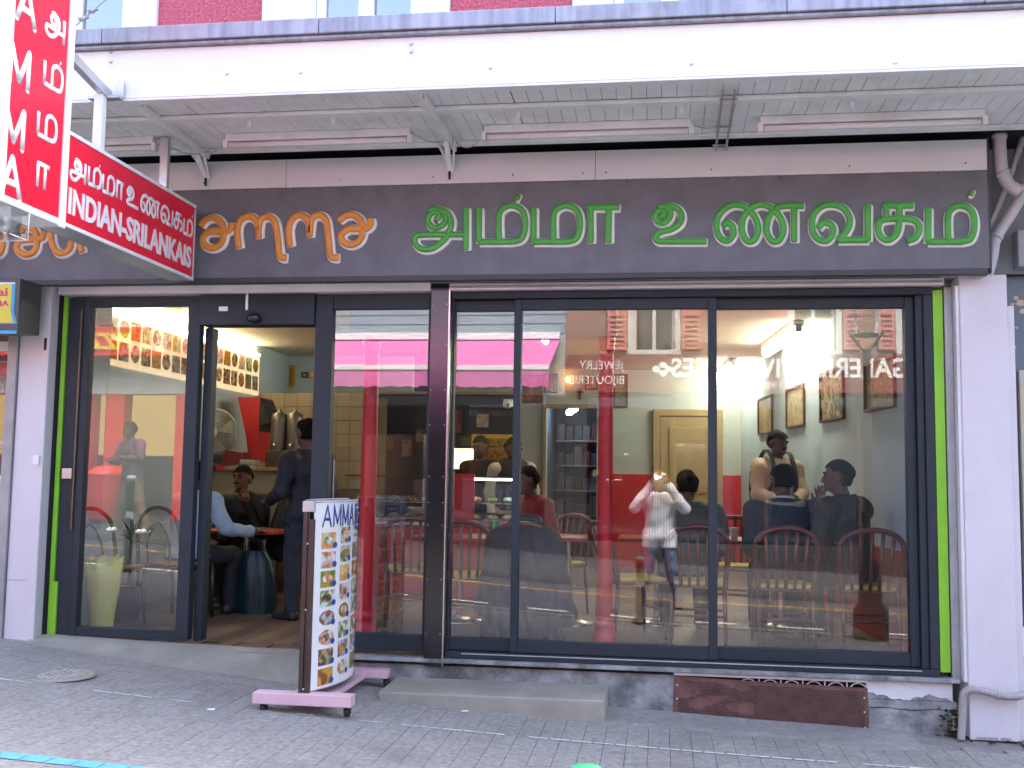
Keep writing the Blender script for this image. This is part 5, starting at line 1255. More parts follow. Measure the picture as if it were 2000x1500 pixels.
def field_mesh(prims, vox=VOX):
    """prims: (kind, args, blend, region). Smooth union on a grid, then surface nets. Returns vertices, quads, region per vertex"""
    lo = np.array([9.] * 3); hi = -lo
    bb = []
    for kind, a, k, reg in prims:
        if kind == 's': p = np.array([a[0], a[1]]); r = max(a[2], a[3]); l_, h_ = p.min(0) - r, p.max(0) + r
        else: r = max(a[1]); l_, h_ = np.array(a[0]) - r, np.array(a[0]) + r
        bb.append((l_, h_)); lo = np.minimum(lo, l_); hi = np.maximum(hi, h_)
    lo = lo - 4 * vox; hi = hi + 4 * vox
    n = np.ceil((hi - lo) / vox).astype(int) + 1
    D = np.full(n, .2); Lb = np.zeros(n, np.int16); Bst = np.full(n, .5)
    for i, ((kind, a, k, reg), (l_, h_)) in enumerate(zip(prims, bb)):
        pad = k + 4 * vox
        i0 = np.maximum(0, np.floor((l_ - pad - lo) / vox).astype(int)); i1 = np.minimum(n, np.ceil((h_ + pad - lo) / vox).astype(int) + 1)
        sl = tuple(slice(p, q) for p, q in zip(i0, i1))
        ax = [lo[c] + vox * np.arange(i0[c], i1[c]) for c in range(3)]
        P = np.stack(np.meshgrid(*ax, indexing='ij'), -1)
        d = _seg(P, *a) if kind == 's' else _ell(P, *a)
        cur = D[sl]
        h = np.clip(.5 + .5 * (cur - d) / k, 0, 1)
        D[sl] = cur * (1 - h) + d * h - k * h * (1 - h)
        bs_ = Bst[sl]; w = d < bs_; Lb[sl][w] = i; bs_[w] = d[w]
    ins = D < 0
    c = np.zeros(n - 1, int)
    for dx in (0, 1):
        for dy in (0, 1):
            for dz in (0, 1): c += ins[dx:n[0] - 1 + dx, dy:n[1] - 1 + dy, dz:n[2] - 1 + dz]
    cells = np.argwhere((c > 0) & (c < 8)); idx = -np.ones(n - 1, int); idx[tuple(cells.T)] = np.arange(len(cells))
    acc = np.zeros((len(cells), 3)); cnt = np.zeros(len(cells))
    cor = [(x, y, z) for x in (0, 1) for y in (0, 1) for z in (0, 1)]
    val = {q: D[cells[:, 0] + q[0], cells[:, 1] + q[1], cells[:, 2] + q[2]] for q in cor}
    for p in cor:
        for a_ in range(3):
            if p[a_]: continue
            q = list(p); q[a_] = 1; q = tuple(q); v0, v1 = val[p], val[q]; m_ = (v0 < 0) != (v1 < 0)
            t = np.where(m_, v0 / np.where(np.abs(v0 - v1) < 1e-9, 1e-9, v0 - v1), 0)
            pt = np.array(p)[None, :] + t[:, None] * (np.array(q) - np.array(p))[None, :]
            acc[m_] += pt[m_]; cnt[m_] += 1
    V = lo + vox * (cells + acc / cnt[:, None]); F = []
    for a_ in range(3):
        b_, c_ = (a_ + 1) % 3, (a_ + 2) % 3
        s0 = [slice(0, None)] * 3; s1 = [slice(0, None)] * 3; s0[a_] = slice(0, -1); s1[a_] = slice(1, None)
        E_ = np.argwhere(ins[tuple(s0)] != ins[tuple(s1)])
        E_ = E_[(E_[:, b_] > 0) & (E_[:, c_] > 0)]
        def id_(db, dc): q = E_.copy(); q[:, b_] -= db; q[:, c_] -= dc; return idx[q[:, 0], q[:, 1], q[:, 2]]
        Q = np.stack([id_(0, 0), id_(1, 0), id_(1, 1), id_(0, 1)], 1)
        fl_ = ins[E_[:, 0], E_[:, 1], E_[:, 2]]; Q[fl_] = Q[fl_][:, ::-1]; F.append(Q)
    F = np.concatenate(F); F = F[(F >= 0).all(1)]
    ci = np.clip(np.round((V - lo) / vox).astype(int), 0, n - 1)
    reg = np.array([p[3] for p in prims], object)[Lb[ci[:, 0], ci[:, 1], ci[:, 2]]]
    return V, F[:, ::-1], reg
def np_obj(name, V, F, m, parent):
    me = bpy.data.meshes.new(name); me.from_pydata(V.tolist(), [], F.tolist()); me.update()
    me.polygons.foreach_set('use_smooth', [True] * len(me.polygons)); me.materials.append(m)
    o = bpy.data.objects.new(name, me); COL.objects.link(o); o.parent = parent
    return o
def vnormals(V, F):
    a, b, c, d = (V[F[:, k]] for k in range(4)); n = np.cross(c - a, d - b); N = np.zeros_like(V)
    for k in range(4): np.add.at(N, F[:, k], n)
    return N / (np.linalg.norm(N, axis=1)[:, None] + 1e-12)
def shell(name, V, F, N, mask, off, m, parent, ripple=0.0, rs=30.0):
    """a garment: the faces of one region moved outwards"""
    f = F[mask[F].sum(1) >= 3]
    if not len(f): return None
    use = np.unique(f); mp = -np.ones(len(V), int); mp[use] = np.arange(len(use)); W = V[use] + N[use] * off
    if ripple: W = W + N[use] * (ripple * (np.sin(rs * W[:, 2] + 11 * W[:, 0] + 3 * np.sin(17 * W[:, 1])) * .5 + .5))[:, None]
    return np_obj(name, W, mp[f], m, parent)

def person(lab, x, y, rz, z=FLOOR, pose='sit', sc=1.0, arms=None, top=None, legs=None, shoe=None, skin=SKIN, hair=HAIRB, hairlen=0, head=(0, 0), lean=0.0, sleeve=True, bulk=1.0,
           extra=None, beard=False, tuck=0.0, legspread=.1, topname='jacket', mous=False, fingers=True, stride=0.0):
    """local frame: facing -y. arms: ((elbow, wrist, finger direction), ...) left(+x) then right(-x)"""
    t = thing('person', lab, 'person', (x, y, z), rz); s = sc
    pr = []
    def S_(a, b, ra, rb, k, reg): pr.append(('s', (tuple(np.array(a) * s), tuple(np.array(b) * s), ra * s, rb * s), k * s, reg))
    def E_(c, r, k, reg, Rm=None): pr.append(('e', (tuple(np.array(c) * s), tuple(np.array(r) * s)) + ((Rm,) if Rm is not None else ()), k * s, reg))
    if pose == 'sit': hz, ay = .50, 0.0
    else: hz, ay = .86, 0.0
    cl, sl_ = math.cos(lean), math.sin(lean)
    def up(px_, py_, pz): return (px_, ay + py_ * cl - pz * sl_, hz + pz * cl + py_ * sl_)      # torso point above the hips, leaning forward
    B_k = bulk
    E_(up(0, .01, .0), (.155 * B_k, .115 * B_k, .13), .06, 'legs'); E_(up(0, 0, .17), (.140 * B_k, .105 * B_k, .15), .07, 'top'); E_(up(0, .0, .35), (.168 * B_k, .112 * B_k, .15), .07, 'top')
    E_(up(0, .005, .455), (.135, .075, .055), .06, 'top')
    for sx in (-1, 1): E_(up(sx * .168 * B_k, .0, .435), (.062, .06, .058), .05, 'top')
    S_(up(0, .012, .46), up(0, -.012, .585), .052, .048, .03, 'neck')
    # head, turned by (yaw, nod)
    hc = Vector(up(0, -.02, .655)); Rh = Matrix.Rotation(head[0], 3, 'Z') @ Matrix.Rotation(head[1], 3, 'X')
    def hd_(px_, py_, pz): return tuple(hc + Rh @ Vector((px_, py_, pz)))
    Rn = [[Rh[i][j] for j in range(3)] for i in range(3)]
    E_(hd_(0, .012, .022), (.074, .093, .092), .02, 'head', Rn); E_(hd_(0, -.030, -.045), (.055, .060, .066), .04, 'head', Rn)
    S_(hd_(0, -.088, .012), hd_(0, -.106, -.020), .010, .015, .012, 'head'); E_(hd_(0, -.085, -.078), (.022, .018, .016), .02, 'head', Rn)
    E_(hd_(0, -.086, -.048), (.025, .012, .010), .012, 'head', Rn)
    for sx in (-1, 1): E_(hd_(sx * .075, .012, -.008), (.012, .022, .034), .008, 'head', Rn); E_(hd_(sx * .032, -.082, .030), (.022, .012, .008), .012, 'head', Rn)
    # legs
    for sx in (-1, 1):
        if pose == 'sit':
            hp = (sx * .085, .0, hz - .01); kn = (sx * (.10 + legspread * .3), -.40, hz - .02); an = (sx * (.10 + legspread * .35), -.36, .09)
        else:
            st_ = stride * sx
            hp = (sx * .085, .0, hz - .02); kn = (sx * (.095 + legspread * .2), -.02 - st_ * .5, .46); an = (sx * (.10 + legspread * .5), .02 - st_, .085)
        S_(hp, kn, .088 * B_k, .062, .05, 'legs'); S_(kn, an, .062, .044, .03, 'legs'); S_(an, (an[0], an[1] - .005, .05), .044, .045, .02, 'legs')
        S_((an[0], an[1] + .03, .036), (an[0] + sx * .015, an[1] - .15, .032), .038, .034, .02, 'shoe')
    # arms
    if arms is None: arms = (((.24, .02, .20), (.22, -.06, -.02), (0, -.15, -1)), ((-.24, .02, .20), (-.22, -.06, -.02), (0, -.15, -1)))
    for sx, (el, wr, fd) in zip((1, -1), arms):
        sh = up(sx * .185 * B_k, .0, .425); el = up(*el); wr = up(*wr)
        areg = 'top' if sleeve else 'arm'
        S_(sh, el, .056 * B_k, .044, .03, 'top'); S_(el, wr, .044, .030, .02, areg)
        d = Vector(fd).normalized(); w = Vector(wr); side = d.cross(Vector((0, 0, 1)))
        if side.length < .3: side = d.cross(Vector((0, 1, 0)))
        side.normalize(); nn = side.cross(d)
        E_(tuple(w + d * .045), (.036, .036, .036), .015, 'hand'); S_(tuple(w), tuple(w + d * .06), .026, .03, .015, 'hand')
        if fingers:
            for k in range(4):
                o_ = side * (-.030 + .020 * k); L = (.060, .072, .068, .052)[k]; b0 = w + d * .075 + o_; b1 = b0 + d * L * .5 + o_ * .12; b2 = b1 + (d * .8 + nn * .6) * L * .5
                S_(tuple(b0), tuple(b1), .0095, .009, .004, 'hand'); S_(tuple(b1), tuple(b2), .009, .0075, .004, 'hand')
            th = w + d * .025 + side * .030; S_(tuple(th), tuple(th + side * .025 + d * .025), .012, .0105, .008, 'hand'); S_(tuple(th + side * .025 + d * .025), tuple(th + side * .03 + d * .06), .0105, .009, .005, 'hand')
    V, F, reg = field_mesh(pr, VOX * s)
    N = vnormals(V, F)
    body = np_obj('body', V, F, skin, t)
    hcs = np.array(hc) * s; L_ = (V - hcs) @ np.array(Rn) / s                      # head-local coordinates
    ish = reg == 'head'
    line = np.where(L_[:, 1] < -.03, .062, np.where(L_[:, 1] < .015, .062 - 1.1 * (L_[:, 1] + .03), -.055 - hairlen))
    hm = (ish | ((reg == 'neck') & (L_[:, 1] > .02))) & (L_[:, 2] > line) & ~((np.abs(L_[:, 0]) > .076) & (L_[:, 2] < .03))
    if hair: shell('hair', V, F, N, hm, .010 * s, hair, t, .010 * s, 60)
    if top:
        tm_ = (reg == 'top') | ((reg == 'legs') & (V[:, 2] > (hz - tuck) * s) & (pose == 'stand')) | ((reg == 'legs') & (V[:, 2] > (hz - .02) * s) & (V[:, 1] > -.06 * s) & (pose == 'sit'))
        shell(topname, V, F, N, tm_, .012 * s, top, t, .012 * s, 26)
    if legs: shell('trousers', V, F, N, (reg == 'legs'), .006 * s, legs, t, .006 * s, 40)
    if shoe:
        for sx in (-1, 1): shell('shoe', V, F, N, (reg == 'shoe') & (V[:, 0] * sx > 0), .004 * s, shoe, t)
    fc_ = MB()
    for sx in (-1, 1):
        fc_.blob(Vector(hd_(sx * .031, -.078, .012)) * s, .0105 * s, 8, (1.2, .6, .6))
    fc_.build('eyes', BLACKM, t)
    br_ = MB()
    for sx in (-1, 1): br_.tube([Vector(hd_(sx * .014, -.092, .034)) * s, Vector(hd_(sx * .034, -.09, .040)) * s, Vector(hd_(sx * .052, -.076, .034)) * s], .0045 * s, 6)
    if mous: br_.tube([Vector(hd_(-.028, -.088, -.040)) * s, Vector(hd_(0, -.101, -.033)) * s, Vector(hd_(.028, -.088, -.040)) * s], .007 * s, 6)
    br_.build('brows', HAIRB, t)
    return t, up, hd_, s

JN = mat('navy_jacket', (.010, .014, .028), .7, 0, .25, 7, bump=.4, bs=30); JB = mat('black_jacket', (.008, .009, .010), .6, 0, .3, 8, bump=.5, bs=26)
BEIGE = mat('beige_shirt', (.56, .43, .31), .8, 0, .08, 8, bump=.3, bs=30); LBLUE = mat('light_blue_shirt', (.36, .48, .62), .8, 0, .1, 8, bump=.3, bs=26); REDJ = mat('dark_red_jacket', (.20, .008, .022), .7, 0, .2, 8, bump=.4, bs=26)
TRD = mat('dark_trousers', (.014, .016, .022), .8, 0, .2, 12); JEAN = mat('blue_jeans', (.055, .10, .20), .85, 0, .35, 10, bump=.3, bs=60); SHD = mat('dark_shoe', (.02, .02, .022), .5); GREYJ = mat('grey_green_jacket', (.07, .08, .065), .8, 0, .2, 8, bump=.4, bs=26)
PURP = mat('purple_blue_top', (.10, .08, .30), .8, 0, .15, 8); WSH = mat('off_white_shirt', (.45, .40, .32), .8, 0, .06, 8); VEST = mat('dark_vest', (.02, .016, .016), .8)
PI = math.pi
rest_arms = (((.25, -.02, .17), (.20, -.24, .16), (-.25, -1, -.1)), ((-.25, -.02, .17), (-.20, -.24, .16), (.25, -1, -.1)))
# man in the light blue shirt, seated with his back to the street
person('man in a light blue shirt seated with his back to the street at left', -3.66, 1.36, PI - .35, pose='sit', sc=.97, top=LBLUE, legs=TRD, shoe=SHD, topname='shirt', lean=.22, head=(.5, .3),
       arms=(((.26, -.10, .22), (.20, -.34, .20), (-.2, -1, 0)), ((-.27, -.10, .24), (-.30, -.36, .26), (-.1, -1, .1))), sleeve=True)
person('seated man facing the door with his hand to his cheek', -3.72, 2.62, .25, pose='sit', sc=.95, top=JB, legs=TRD, shoe=SHD, lean=.20, head=(-.5, .1), hair=HAIRB,
       arms=(((.20, -.22, .18), (.07, -.22, .47), (-.3, 0, 1)), ((-.24, -.14, .16), (-.05, -.30, .12), (.8, -.5, 0))), mous=True)
person('dark clothed person seated behind the standing man at left', -3.22, 2.30, 2.4, pose='sit', sc=1.0, top=JB, legs=TRD, shoe=SHD, lean=.3, head=(.3, .35), arms=rest_arms)
person('man in navy jacket and dark jeans standing in the doorway', -2.76, 1.52, -PI / 2 - .45, pose='stand', sc=.955, top=JN, legs=mat('dark_jeans', (.022, .028, .045), .85, 0, .25, 10), shoe=SHD, bulk=1.1, head=(-.15, .12), tuck=.10,
       arms=(((.25, -.03, .18), (.20, -.20, .10), (-.4, -1, -.2)), ((-.27, .02, .17), (-.25, -.12, -.03), (0, -.4, -1))))
person('counter man in a white shirt and dark vest behind the display', at(1000, 900, 3.9).x, 3.9, .3, pose='stand', sc=.93, top=WSH, legs=TRD, shoe=SHD, topname='shirt', head=(.6, .35), lean=.1, tuck=.05)
vt_x = at(1000, 900, 3.9).x
person('second kitchen worker in dark clothes behind the counter man', at(943, 890, 4.5).x, 4.5, -.3, pose='stand', sc=.95, top=VEST, legs=TRD, shoe=SHD, head=(-.2, .3), lean=.08)
person('person in a dark red jacket seated at the middle table', at(1062, 960, 2.15).x + .02, 2.15, -1.0, pose='sit', sc=.97, top=REDJ, legs=TRD, shoe=SHD, lean=.25, head=(-.2, .3), arms=rest_arms, hairlen=.03, bulk=1.12)
person('person in a grey green jacket seated left of the right mullion', .22, 1.30, PI + .1, pose='sit', sc=.95, top=GREYJ, legs=TRD, shoe=SHD, lean=.25, head=(.1, .25), arms=rest_arms, bulk=1.15)
p9, up9, _, s9 = person('standing man in a beige shirt with a black backpack', 1.05, 3.25, .45, pose='stand', sc=.965, top=BEIGE, legs=TRD, shoe=SHD, topname='shirt', head=(.25, .22), mous=True, tuck=.12,
       arms=(((.235, -.05, .19), (.06, -.22, .13), (-1, -.25, .05)), ((-.235, -.05, .19), (-.05, -.24, .10), (1, -.2, .0))), bulk=1.05)
p10, up10, hd10, s10 = person('seated man in a navy jacket with pale hood and white collar', .90, 1.27, PI + .08, pose='sit', sc=.985, top=mat('slate_navy_jacket', (.016, .024, .046), .75, 0, .2, 7, bump=.4, bs=24), legs=TRD, shoe=SHD, lean=.18, head=(.25, .22), arms=rest_arms, bulk=1.2)
p11, up11, _, _ = person('seated man in a black padded jacket with his hand to his mouth', 1.32, 1.12, PI + .85, pose='sit', sc=1.01, top=JB, legs=TRD, shoe=SHD, lean=.12, head=(.45, .1), hairlen=.02, bulk=1.18,
       arms=(((.25, -.06, .17), (.16, -.26, .12), (-.4, -1, 0)), ((-.26, -.18, .20), (-.10, -.24, .48), (.3, .1, 1))))
cr = MB()
for sx in (-1, 1): cr.tube(smooth_path([Vector(up9(sx * .07, .03, .50)) * s9, Vector(up9(sx * .06, -.05, .485)) * s9, Vector(up9(sx * .035, -.115, .435)) * s9, Vector(up9(sx * .075, -.12, .41)) * s9], 4), .013, 8, .6)
cr.tube([Vector(up9(sx, -.055, .50)) * s9 for sx in (-.05, 0, .05)][:1] + [Vector(up9(0, .065, .50)) * s9] + [Vector(up9(.05, .03, .50)) * s9], .013, 8)
cr.build('collar', BEIGE, p9)
pk9 = MB()
pk9.tube([Vector(up9(0, -.132, .40)) * s9, Vector(up9(0, -.145, .25)) * s9, Vector(up9(0, -.13, .10)) * s9], .012, 8, .3); pk9.build('placket', mat('beige_seam', (.42, .31, .21), .8), p9)
# hood lining and shirt collar of the navy jacket
HOOD = mat('pale_hood_lining', (.30, .29, .25), .85, 0, .1, 10); 
hr = MB(); ring = []
for k in range(13):
    a = PI * (k / 12); ring.append(Vector(up10(.125 * math.cos(a), .02 + .085 * math.sin(a), .475 - .03 * math.sin(a))) * s10)
hr.tube(smooth_path(ring, 3), .034, 10); hr.build('hood_lining', HOOD, p10)
cr = MB(); ring = [Vector(up10(.066 * math.cos(PI * k / 10), .012 + .055 * math.sin(PI * k / 10), .515)) * s10 for k in range(11)]
cr.tube(smooth_path(ring, 3), .017, 8); cr.build('collar', mat('collar_white', (.62, .64, .68), .7), p10)
MB().box(-.02, .02, .128 * s10 + .03, .128 * s10 + .034, .80, .808).build('logo_tab', SIGNW, p10)
# backpack of the standing man
bk = thing('backpack', 'black backpack on the back of the man in beige', 'backpack', (p9.location.x, p9.location.y, FLOOR), .45)
Q = []
for zz_, w, d in ((.86, .12, .05), (.88, .145, .085), (1.05, .155, .10), (1.2, .145, .095), (1.30, .12, .075), (1.345, .06, .03)):
    Q.append([(w * (abs(math.cos(a)) ** .6) * (1 if math.cos(a) > 0 else -1), .185 + d * (abs(math.sin(a)) ** .6) * (1 if math.sin(a) > 0 else -1), zz_) for a in [2 * PI * q / 24 for q in range(25)]])
MB().sheet(Q).build('bag', JB, bk)
for sx in (-1, 1): MB().tube(smooth_path([(sx * .10, .12, 1.32), (sx * .105, .04, 1.385), (sx * .105, -.06, 1.36), (sx * .105, -.125, 1.22), (sx * .12, -.12, 1.08), (sx * .15, .0, .98), (sx * .13, .12, .92)], 4), .024, 8, .4).build('strap', JB, bk)
MB().tube(smooth_path([(-.04, .17, 1.34), (-.03, .18, 1.40), (.03, .18, 1.40), (.04, .17, 1.34)], 4), .008, 8).build('handle', JB, bk)
# vest of the counter man
vt = thing('waistcoat', 'dark waistcoat worn by the counter man', 'waistcoat', (vt_x, 3.9, FLOOR), .3)
Q = []
for zz_, w, d, o_ in ((.80, .165, .135, 0), (1.0, .165, .13, -.015), (1.15, .185, .14, -.03), (1.26, .16, .115, -.04), (1.31, .10, .07, -.04)):
    Q.append([(w * math.cos(a), o_ + d * math.sin(a), zz_) for a in [2 * PI * q / 28 for q in range(29)]])
MB().sheet(Q).build('cloth', VEST, vt)
# navy parka draped over a chair
pk_ = thing('draped_parka', 'big navy parka draped over a chair behind the middle pane', 'jacket', (-.90, .62, FLOOR))
pr = []
def E2(c, r, k): pr.append(('e', (c, r), k, 'x'))
E2((0, .0, .60), (.25, .11, .20), .08); E2((0, -.02, .38), (.285, .10, .28), .1); E2((-.12, .0, .72), (.12, .09, .07), .06); E2((.12, .0, .71), (.12, .09, .08), .06)
pr.append(('s', ((.20, -.02, .66), (.30, -.03, .20), .07, .06), .05, 'x')); pr.append(('s', ((-.20, -.02, .66), (-.28, -.02, .25), .07, .06), .05, 'x')); E2((.02, -.04, .16), (.24, .09, .14), .08)
for k in range(9): pr.append(('s', ((-.22 + k * .055, -.10, .60 - .02 * (k % 3)), (-.26 + k * .065, -.10, .06), .012, .02), .03, 'x'))
V, F, _r = field_mesh(pr, .012)
V = V + vnormals(V, F) * (.008 * np.sin(22 * V[:, 2] + 9 * np.sin(8 * V[:, 0])))[:, None]
np_obj('coat_body', V, F, JN, pk_)
MB().tube(smooth_path([(-.10, .0, .80), (-.06, .06, .84), (.06, .06, .84), (.10, .0, .80)], 4), .03, 8).build('hood', JN, pk_)

# ------------------------------------------------------------------ the street behind the camera, seen mirrored in the glass
def wall_text(body, m, par, xr, z, w, h, y, bold=.02):
    """lettering on a wall that faces the shop: read from +x to -x"""
    for o in text(body, 'letter', m, par, (xr, y, z), (-1, 0, 0), (0, 0, 1), w, h, .012, bold, letters=True): o.location = -par.location
OCHRE = mat('orange_brown_render', (.30, .16, .10), .85, 0, .12, 2, bump=.2, bs=30); BURG = mat('burgundy_fascia', (.17, .035, .04), .5, 0, .06, 2)
OWHITE = mat('offwhite_render', (.55, .54, .52), .85, 0, .06, 2); PSHUT = mat('salmon_shutter', (.55, .17, .14), .6, 0, .08, 5); BSHUT = mat('brown_shutter', (.14, .085, .05), .6)
GREYR = mat('grey_render', (.36, .37, .38), .85, 0, .06, 2); SHOPD = mat('dark_shop_interior', (.03, .028, .028), .7)
CURT = mat('curtain', (.30, .24, .16), .9)
def street_house(name, lab, x0, x1, wm, h, bays, cat='building', z0=None, win=OWHITE, shut=None, wz=3.85, rows=2, ground=True, wh=1.35):
    t = thing(name, lab, cat, ((x0 + x1) / 2, OPPF, g((x0 + x1) / 2)))
    b = lambda n, m, *a, **k: BL(n, m, t, *a, **k)
    zb = min(g(x0), g(x1)) - .5
    # wall as piers and bands round real openings
    edges = [x0] + [e for c, w in bays for e in (c - w / 2, c + w / 2)] + [x1]
    b('wall', wm, x0, x1, OPPF - .4, OPPF, 3.05, wz)
    for r_ in range(rows):
        zA = wz + r_ * 2.5; zB = zA + wh; zC = zA + 2.5 if r_ < rows - 1 else h
        for i in range(0, len(edges), 2): b('wall', wm, edges[i], edges[i + 1], OPPF - .4, OPPF, zA + .001, zB)
        b('wall', wm, x0, x1, OPPF - .4, OPPF, zB + .001, zC)
        for c, w in bays:
            b('window_surround', win, c - w / 2 - .10, c - w / 2 - .001, OPPF - .1, OPPF + .03, zA - .08, zB + .1); b('window_surround', win, c + w / 2 + .001, c + w / 2 + .10, OPPF - .1, OPPF + .03, zA - .08, zB + .1)
            b('window_surround', win, c - w / 2, c + w / 2, OPPF - .1, OPPF + .029, zB, zB + .1); b('window_sill', win, c - w / 2, c + w / 2, OPPF - .2, OPPF + .06, zA - .08, zA)
            b('window_frame', win, c - .03, c + .03, OPPF - .2, OPPF - .14, zA, zB); b('window_frame', win, c - w / 2, c - w / 2 + .05, OPPF - .2, OPPF - .14, zA, zB); b('window_frame', win, c + w / 2 - .05, c + w / 2, OPPF - .2, OPPF - .14, zA, zB)
            b('window_pane', GLASSW, c - w / 2, c + w / 2, OPPF - .18, OPPF - .17, zA, zB); b('curtain', CURT, c - w / 2, c + w / 2, OPPF - .34, OPPF - .3, zA, zB)
            if shut:
                for sx in (-1, 1):
                    xa = c + sx * (w / 2 + .12); xb = xa + sx * w * .46; f = MB(); xl, xh = min(xa, xb), max(xa, xb)
                    for q in ((xl, xl + .05), (xh - .05, xh)): f.box(q[0], q[1], OPPF + .032, OPPF + .07, zA, zB)
                    for zz_ in (zA, zA + wh * .45, zB - .06): f.box(xl + .05, xh - .05, OPPF + .034, OPPF + .068, zz_, zz_ + .06)
                    so = f.build('shutter', shut, t); so.location = -t.location
                    n_ = 14
                    for k_ in range(n_):
                        z_ = zA + .08 + (wh - .16) * k_ / n_
                        B('slat', shut, so, xl + .05, xh - .05, OPPF + .04, OPPF + .06, z_, z_ + .05)
    b('roof', mat('grey_tile_roof', (.09, .085, .085), .8, 0, .2, 4), x0 - .05, x1 + .05, OPPF - 6, OPPF + .25, h + .001, h + .18)
    b('side_wall', wm, x0, x0 + .3, OPPF - 6, OPPF - .401, zb, h); b('side_wall', wm, x1 - .3, x1, OPPF - 6, OPPF - .401, zb, h)
    if ground:
        b('shop_recess', SHOPD, x0 + .3, x1 - .3, OPPF - 2.1, OPPF - 2.0, zb, 3.0)
        b('pier', SHOPD, x0, x0 + .35, OPPF - .4, OPPF, zb, 3.049); b('pier', SHOPD, x1 - .35, x1, OPPF - .4, OPPF, zb, 3.049)
        b('stall_riser', SHOPD, x0 + .351, x1 - .351, OPPF - .3, OPPF - .05, zb, g((x0 + x1) / 2) + .35)
        n_ = max(2, int((x1 - x0) / 1.7)); w = (x1 - x0 - .7) / n_
        for k_ in range(n_):
            xa = x0 + .35 + k_ * w
            b('shop_mullion', BROWN, xa - .03, xa + .03, OPPF - .2, OPPF - .1, g(xa) + .35, 3.049)
            b('shop_pane', GLASSW, xa + .031, xa + w - .031, OPPF - .16, OPPF - .15, g(xa) + .35, 3.049)
    return t, b
jw, jb = street_house('jewellery_building', 'orange brown building with burgundy jewellery fascia across the street', -1.65, 5.3, OCHRE, 6.1, [(-.10, .72), (2.65, .72), (4.4, .6)], shut=PSHUT, rows=1)
jb('fascia_board', BURG, -1.6, 5.25, OPPF + .031, OPPF + .12, 3.10, 3.76)
wall_text('GALERIES VIVARAISES', SIGNW, jw, 4.2, 3.37, 4.0, .32, OPPF + .121)
wall_text('SINCE 1985', SIGNW, jw, 2.75, 3.17, 1.05, .12, OPPF + .121, .0)
wall_text('JEWELRY', SIGNW, jw, -.62, 3.50, .78, .15, OPPF + .121, -.005); wall_text('BIJOUTERIE', SIGNW, jw, -.62, 3.24, .95, .15, OPPF + .121, -.005)
for k, (dx, dz) in enumerate(((0, 0), (.12, .07), (.12, -.07), (.22, 0))):                      # small ornament beside the name
    o = MB().prism([(-.06 + dx + .07 * math.cos(a), OPPF + .121, 3.50 + dz + .055 * math.sin(a)) for a in [2 * PI * q / 12 for q in range(12)]], (0, .01, 0)).build('emblem_petal', SIGNW, jw); o.location = -jw.location
ak, akb = street_house('awning_shop_building', 'grey rendered building with a pink awning across the street', -7.4, -1.66, GREYR, 5.9, [], shut=None, wz=4.2, rows=1)
CLAD = mat('blue_grey_cladding', (.25, .31, .35), .6, 0, .06, 2, rnd=.06)
for k in range(10): akb('cladding_board', CLAD, -7.38, -1.68, OPPF + .001, OPPF + .03, 4.16 + k * .17, 4.16 + k * .17 + .155, bevel=.006)
PINKA = mat('pink_awning_cloth', (.62, .16, .42), .8, 0, .05, 3)
aw = thing('pink_awning', 'bright pink folding awning over the shop across the street', 'awning', (-3.9, OPPF, 3.3))
aw0, aw1 = -7.2, -1.75; ya, za_ = OPPF + .15, 4.02; yf, zf = OPPF + 1.9, 3.36
o = MB().prism([(aw0, ya, za_), (aw0, yf, zf), (aw0, yf, zf - .02), (aw0, ya, za_ - .02)], (aw1 - aw0, 0, 0)).build('cloth', PINKA, aw); o.location = -aw.location
P = [[(aw0 + (aw1 - aw0) * k / 80, yf + .03, zf - .05 - (.28 + .02 * math.cos(k * PI / 2) if r_ else 0)) for k in range(81)] for r_ in (0, 1)]
o = MB().sheet(P).build('valance', PINKA, aw); o.location = -aw.location
BL('front_bar', SIGNW, aw, aw0, aw1, yf - .03, yf + .05, zf - .06, zf + .02, bevel=.01); BL('cassette', SIGNW, aw, aw0, aw1, OPPF + .001, OPPF + .2, za_ + .01, za_ + .13, bevel=.01)
for x in (aw0 + .4, aw1 - .4): o = MB().tube([(x, ya, za_ - .1), (x + .3, OPPF + 1.0, 3.55), (x, yf, zf - .05)], .03, 8).build('folding_arm', SIGNW, aw); o.location = -aw.location
pz, pzb = street_house('pizza_shop_building', 'white building with a red pizza shop fascia across the street', -14.5, -7.45, OWHITE, 6.5, [(-12.9, .9), (-9.75, .75), (-8.1, .3)], shut=BSHUT, wz=4.36, ground=False, rows=1)
REDF = mat('pizza_red', (.62, .035, .02), .5); YELL = mat('pizza_yellow', (.80, .50, .04), .5)
pzb('fascia_board', REDF, -14.3, -7.6, OPPF + .001, OPPF + .5, 3.72, 4.24)
wall_text('PIZZA', YELL, pz, -9.62, 3.84, 1.15, .29, OPPF + .501, .035)
for k in range(4): pzb('pizza_photo', food_mat(k), -9.45 + k * .30, -9.22 + k * .30, OPPF + .501, OPPF + .506, 3.78, 4.18)
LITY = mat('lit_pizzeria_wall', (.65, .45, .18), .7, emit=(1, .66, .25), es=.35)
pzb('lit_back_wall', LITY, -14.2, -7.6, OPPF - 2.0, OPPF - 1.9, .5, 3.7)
for x in (-14.3, -11.0, -10.35, -8.95, -8.0): pzb('red_pillar', REDF, x, x + .38, OPPF - .3, OPPF - .001, .4, 3.71)
pzb('serving_counter', SHOPD, -13.9, -8.0, OPPF - .9, OPPF - .5, .5, 1.9)
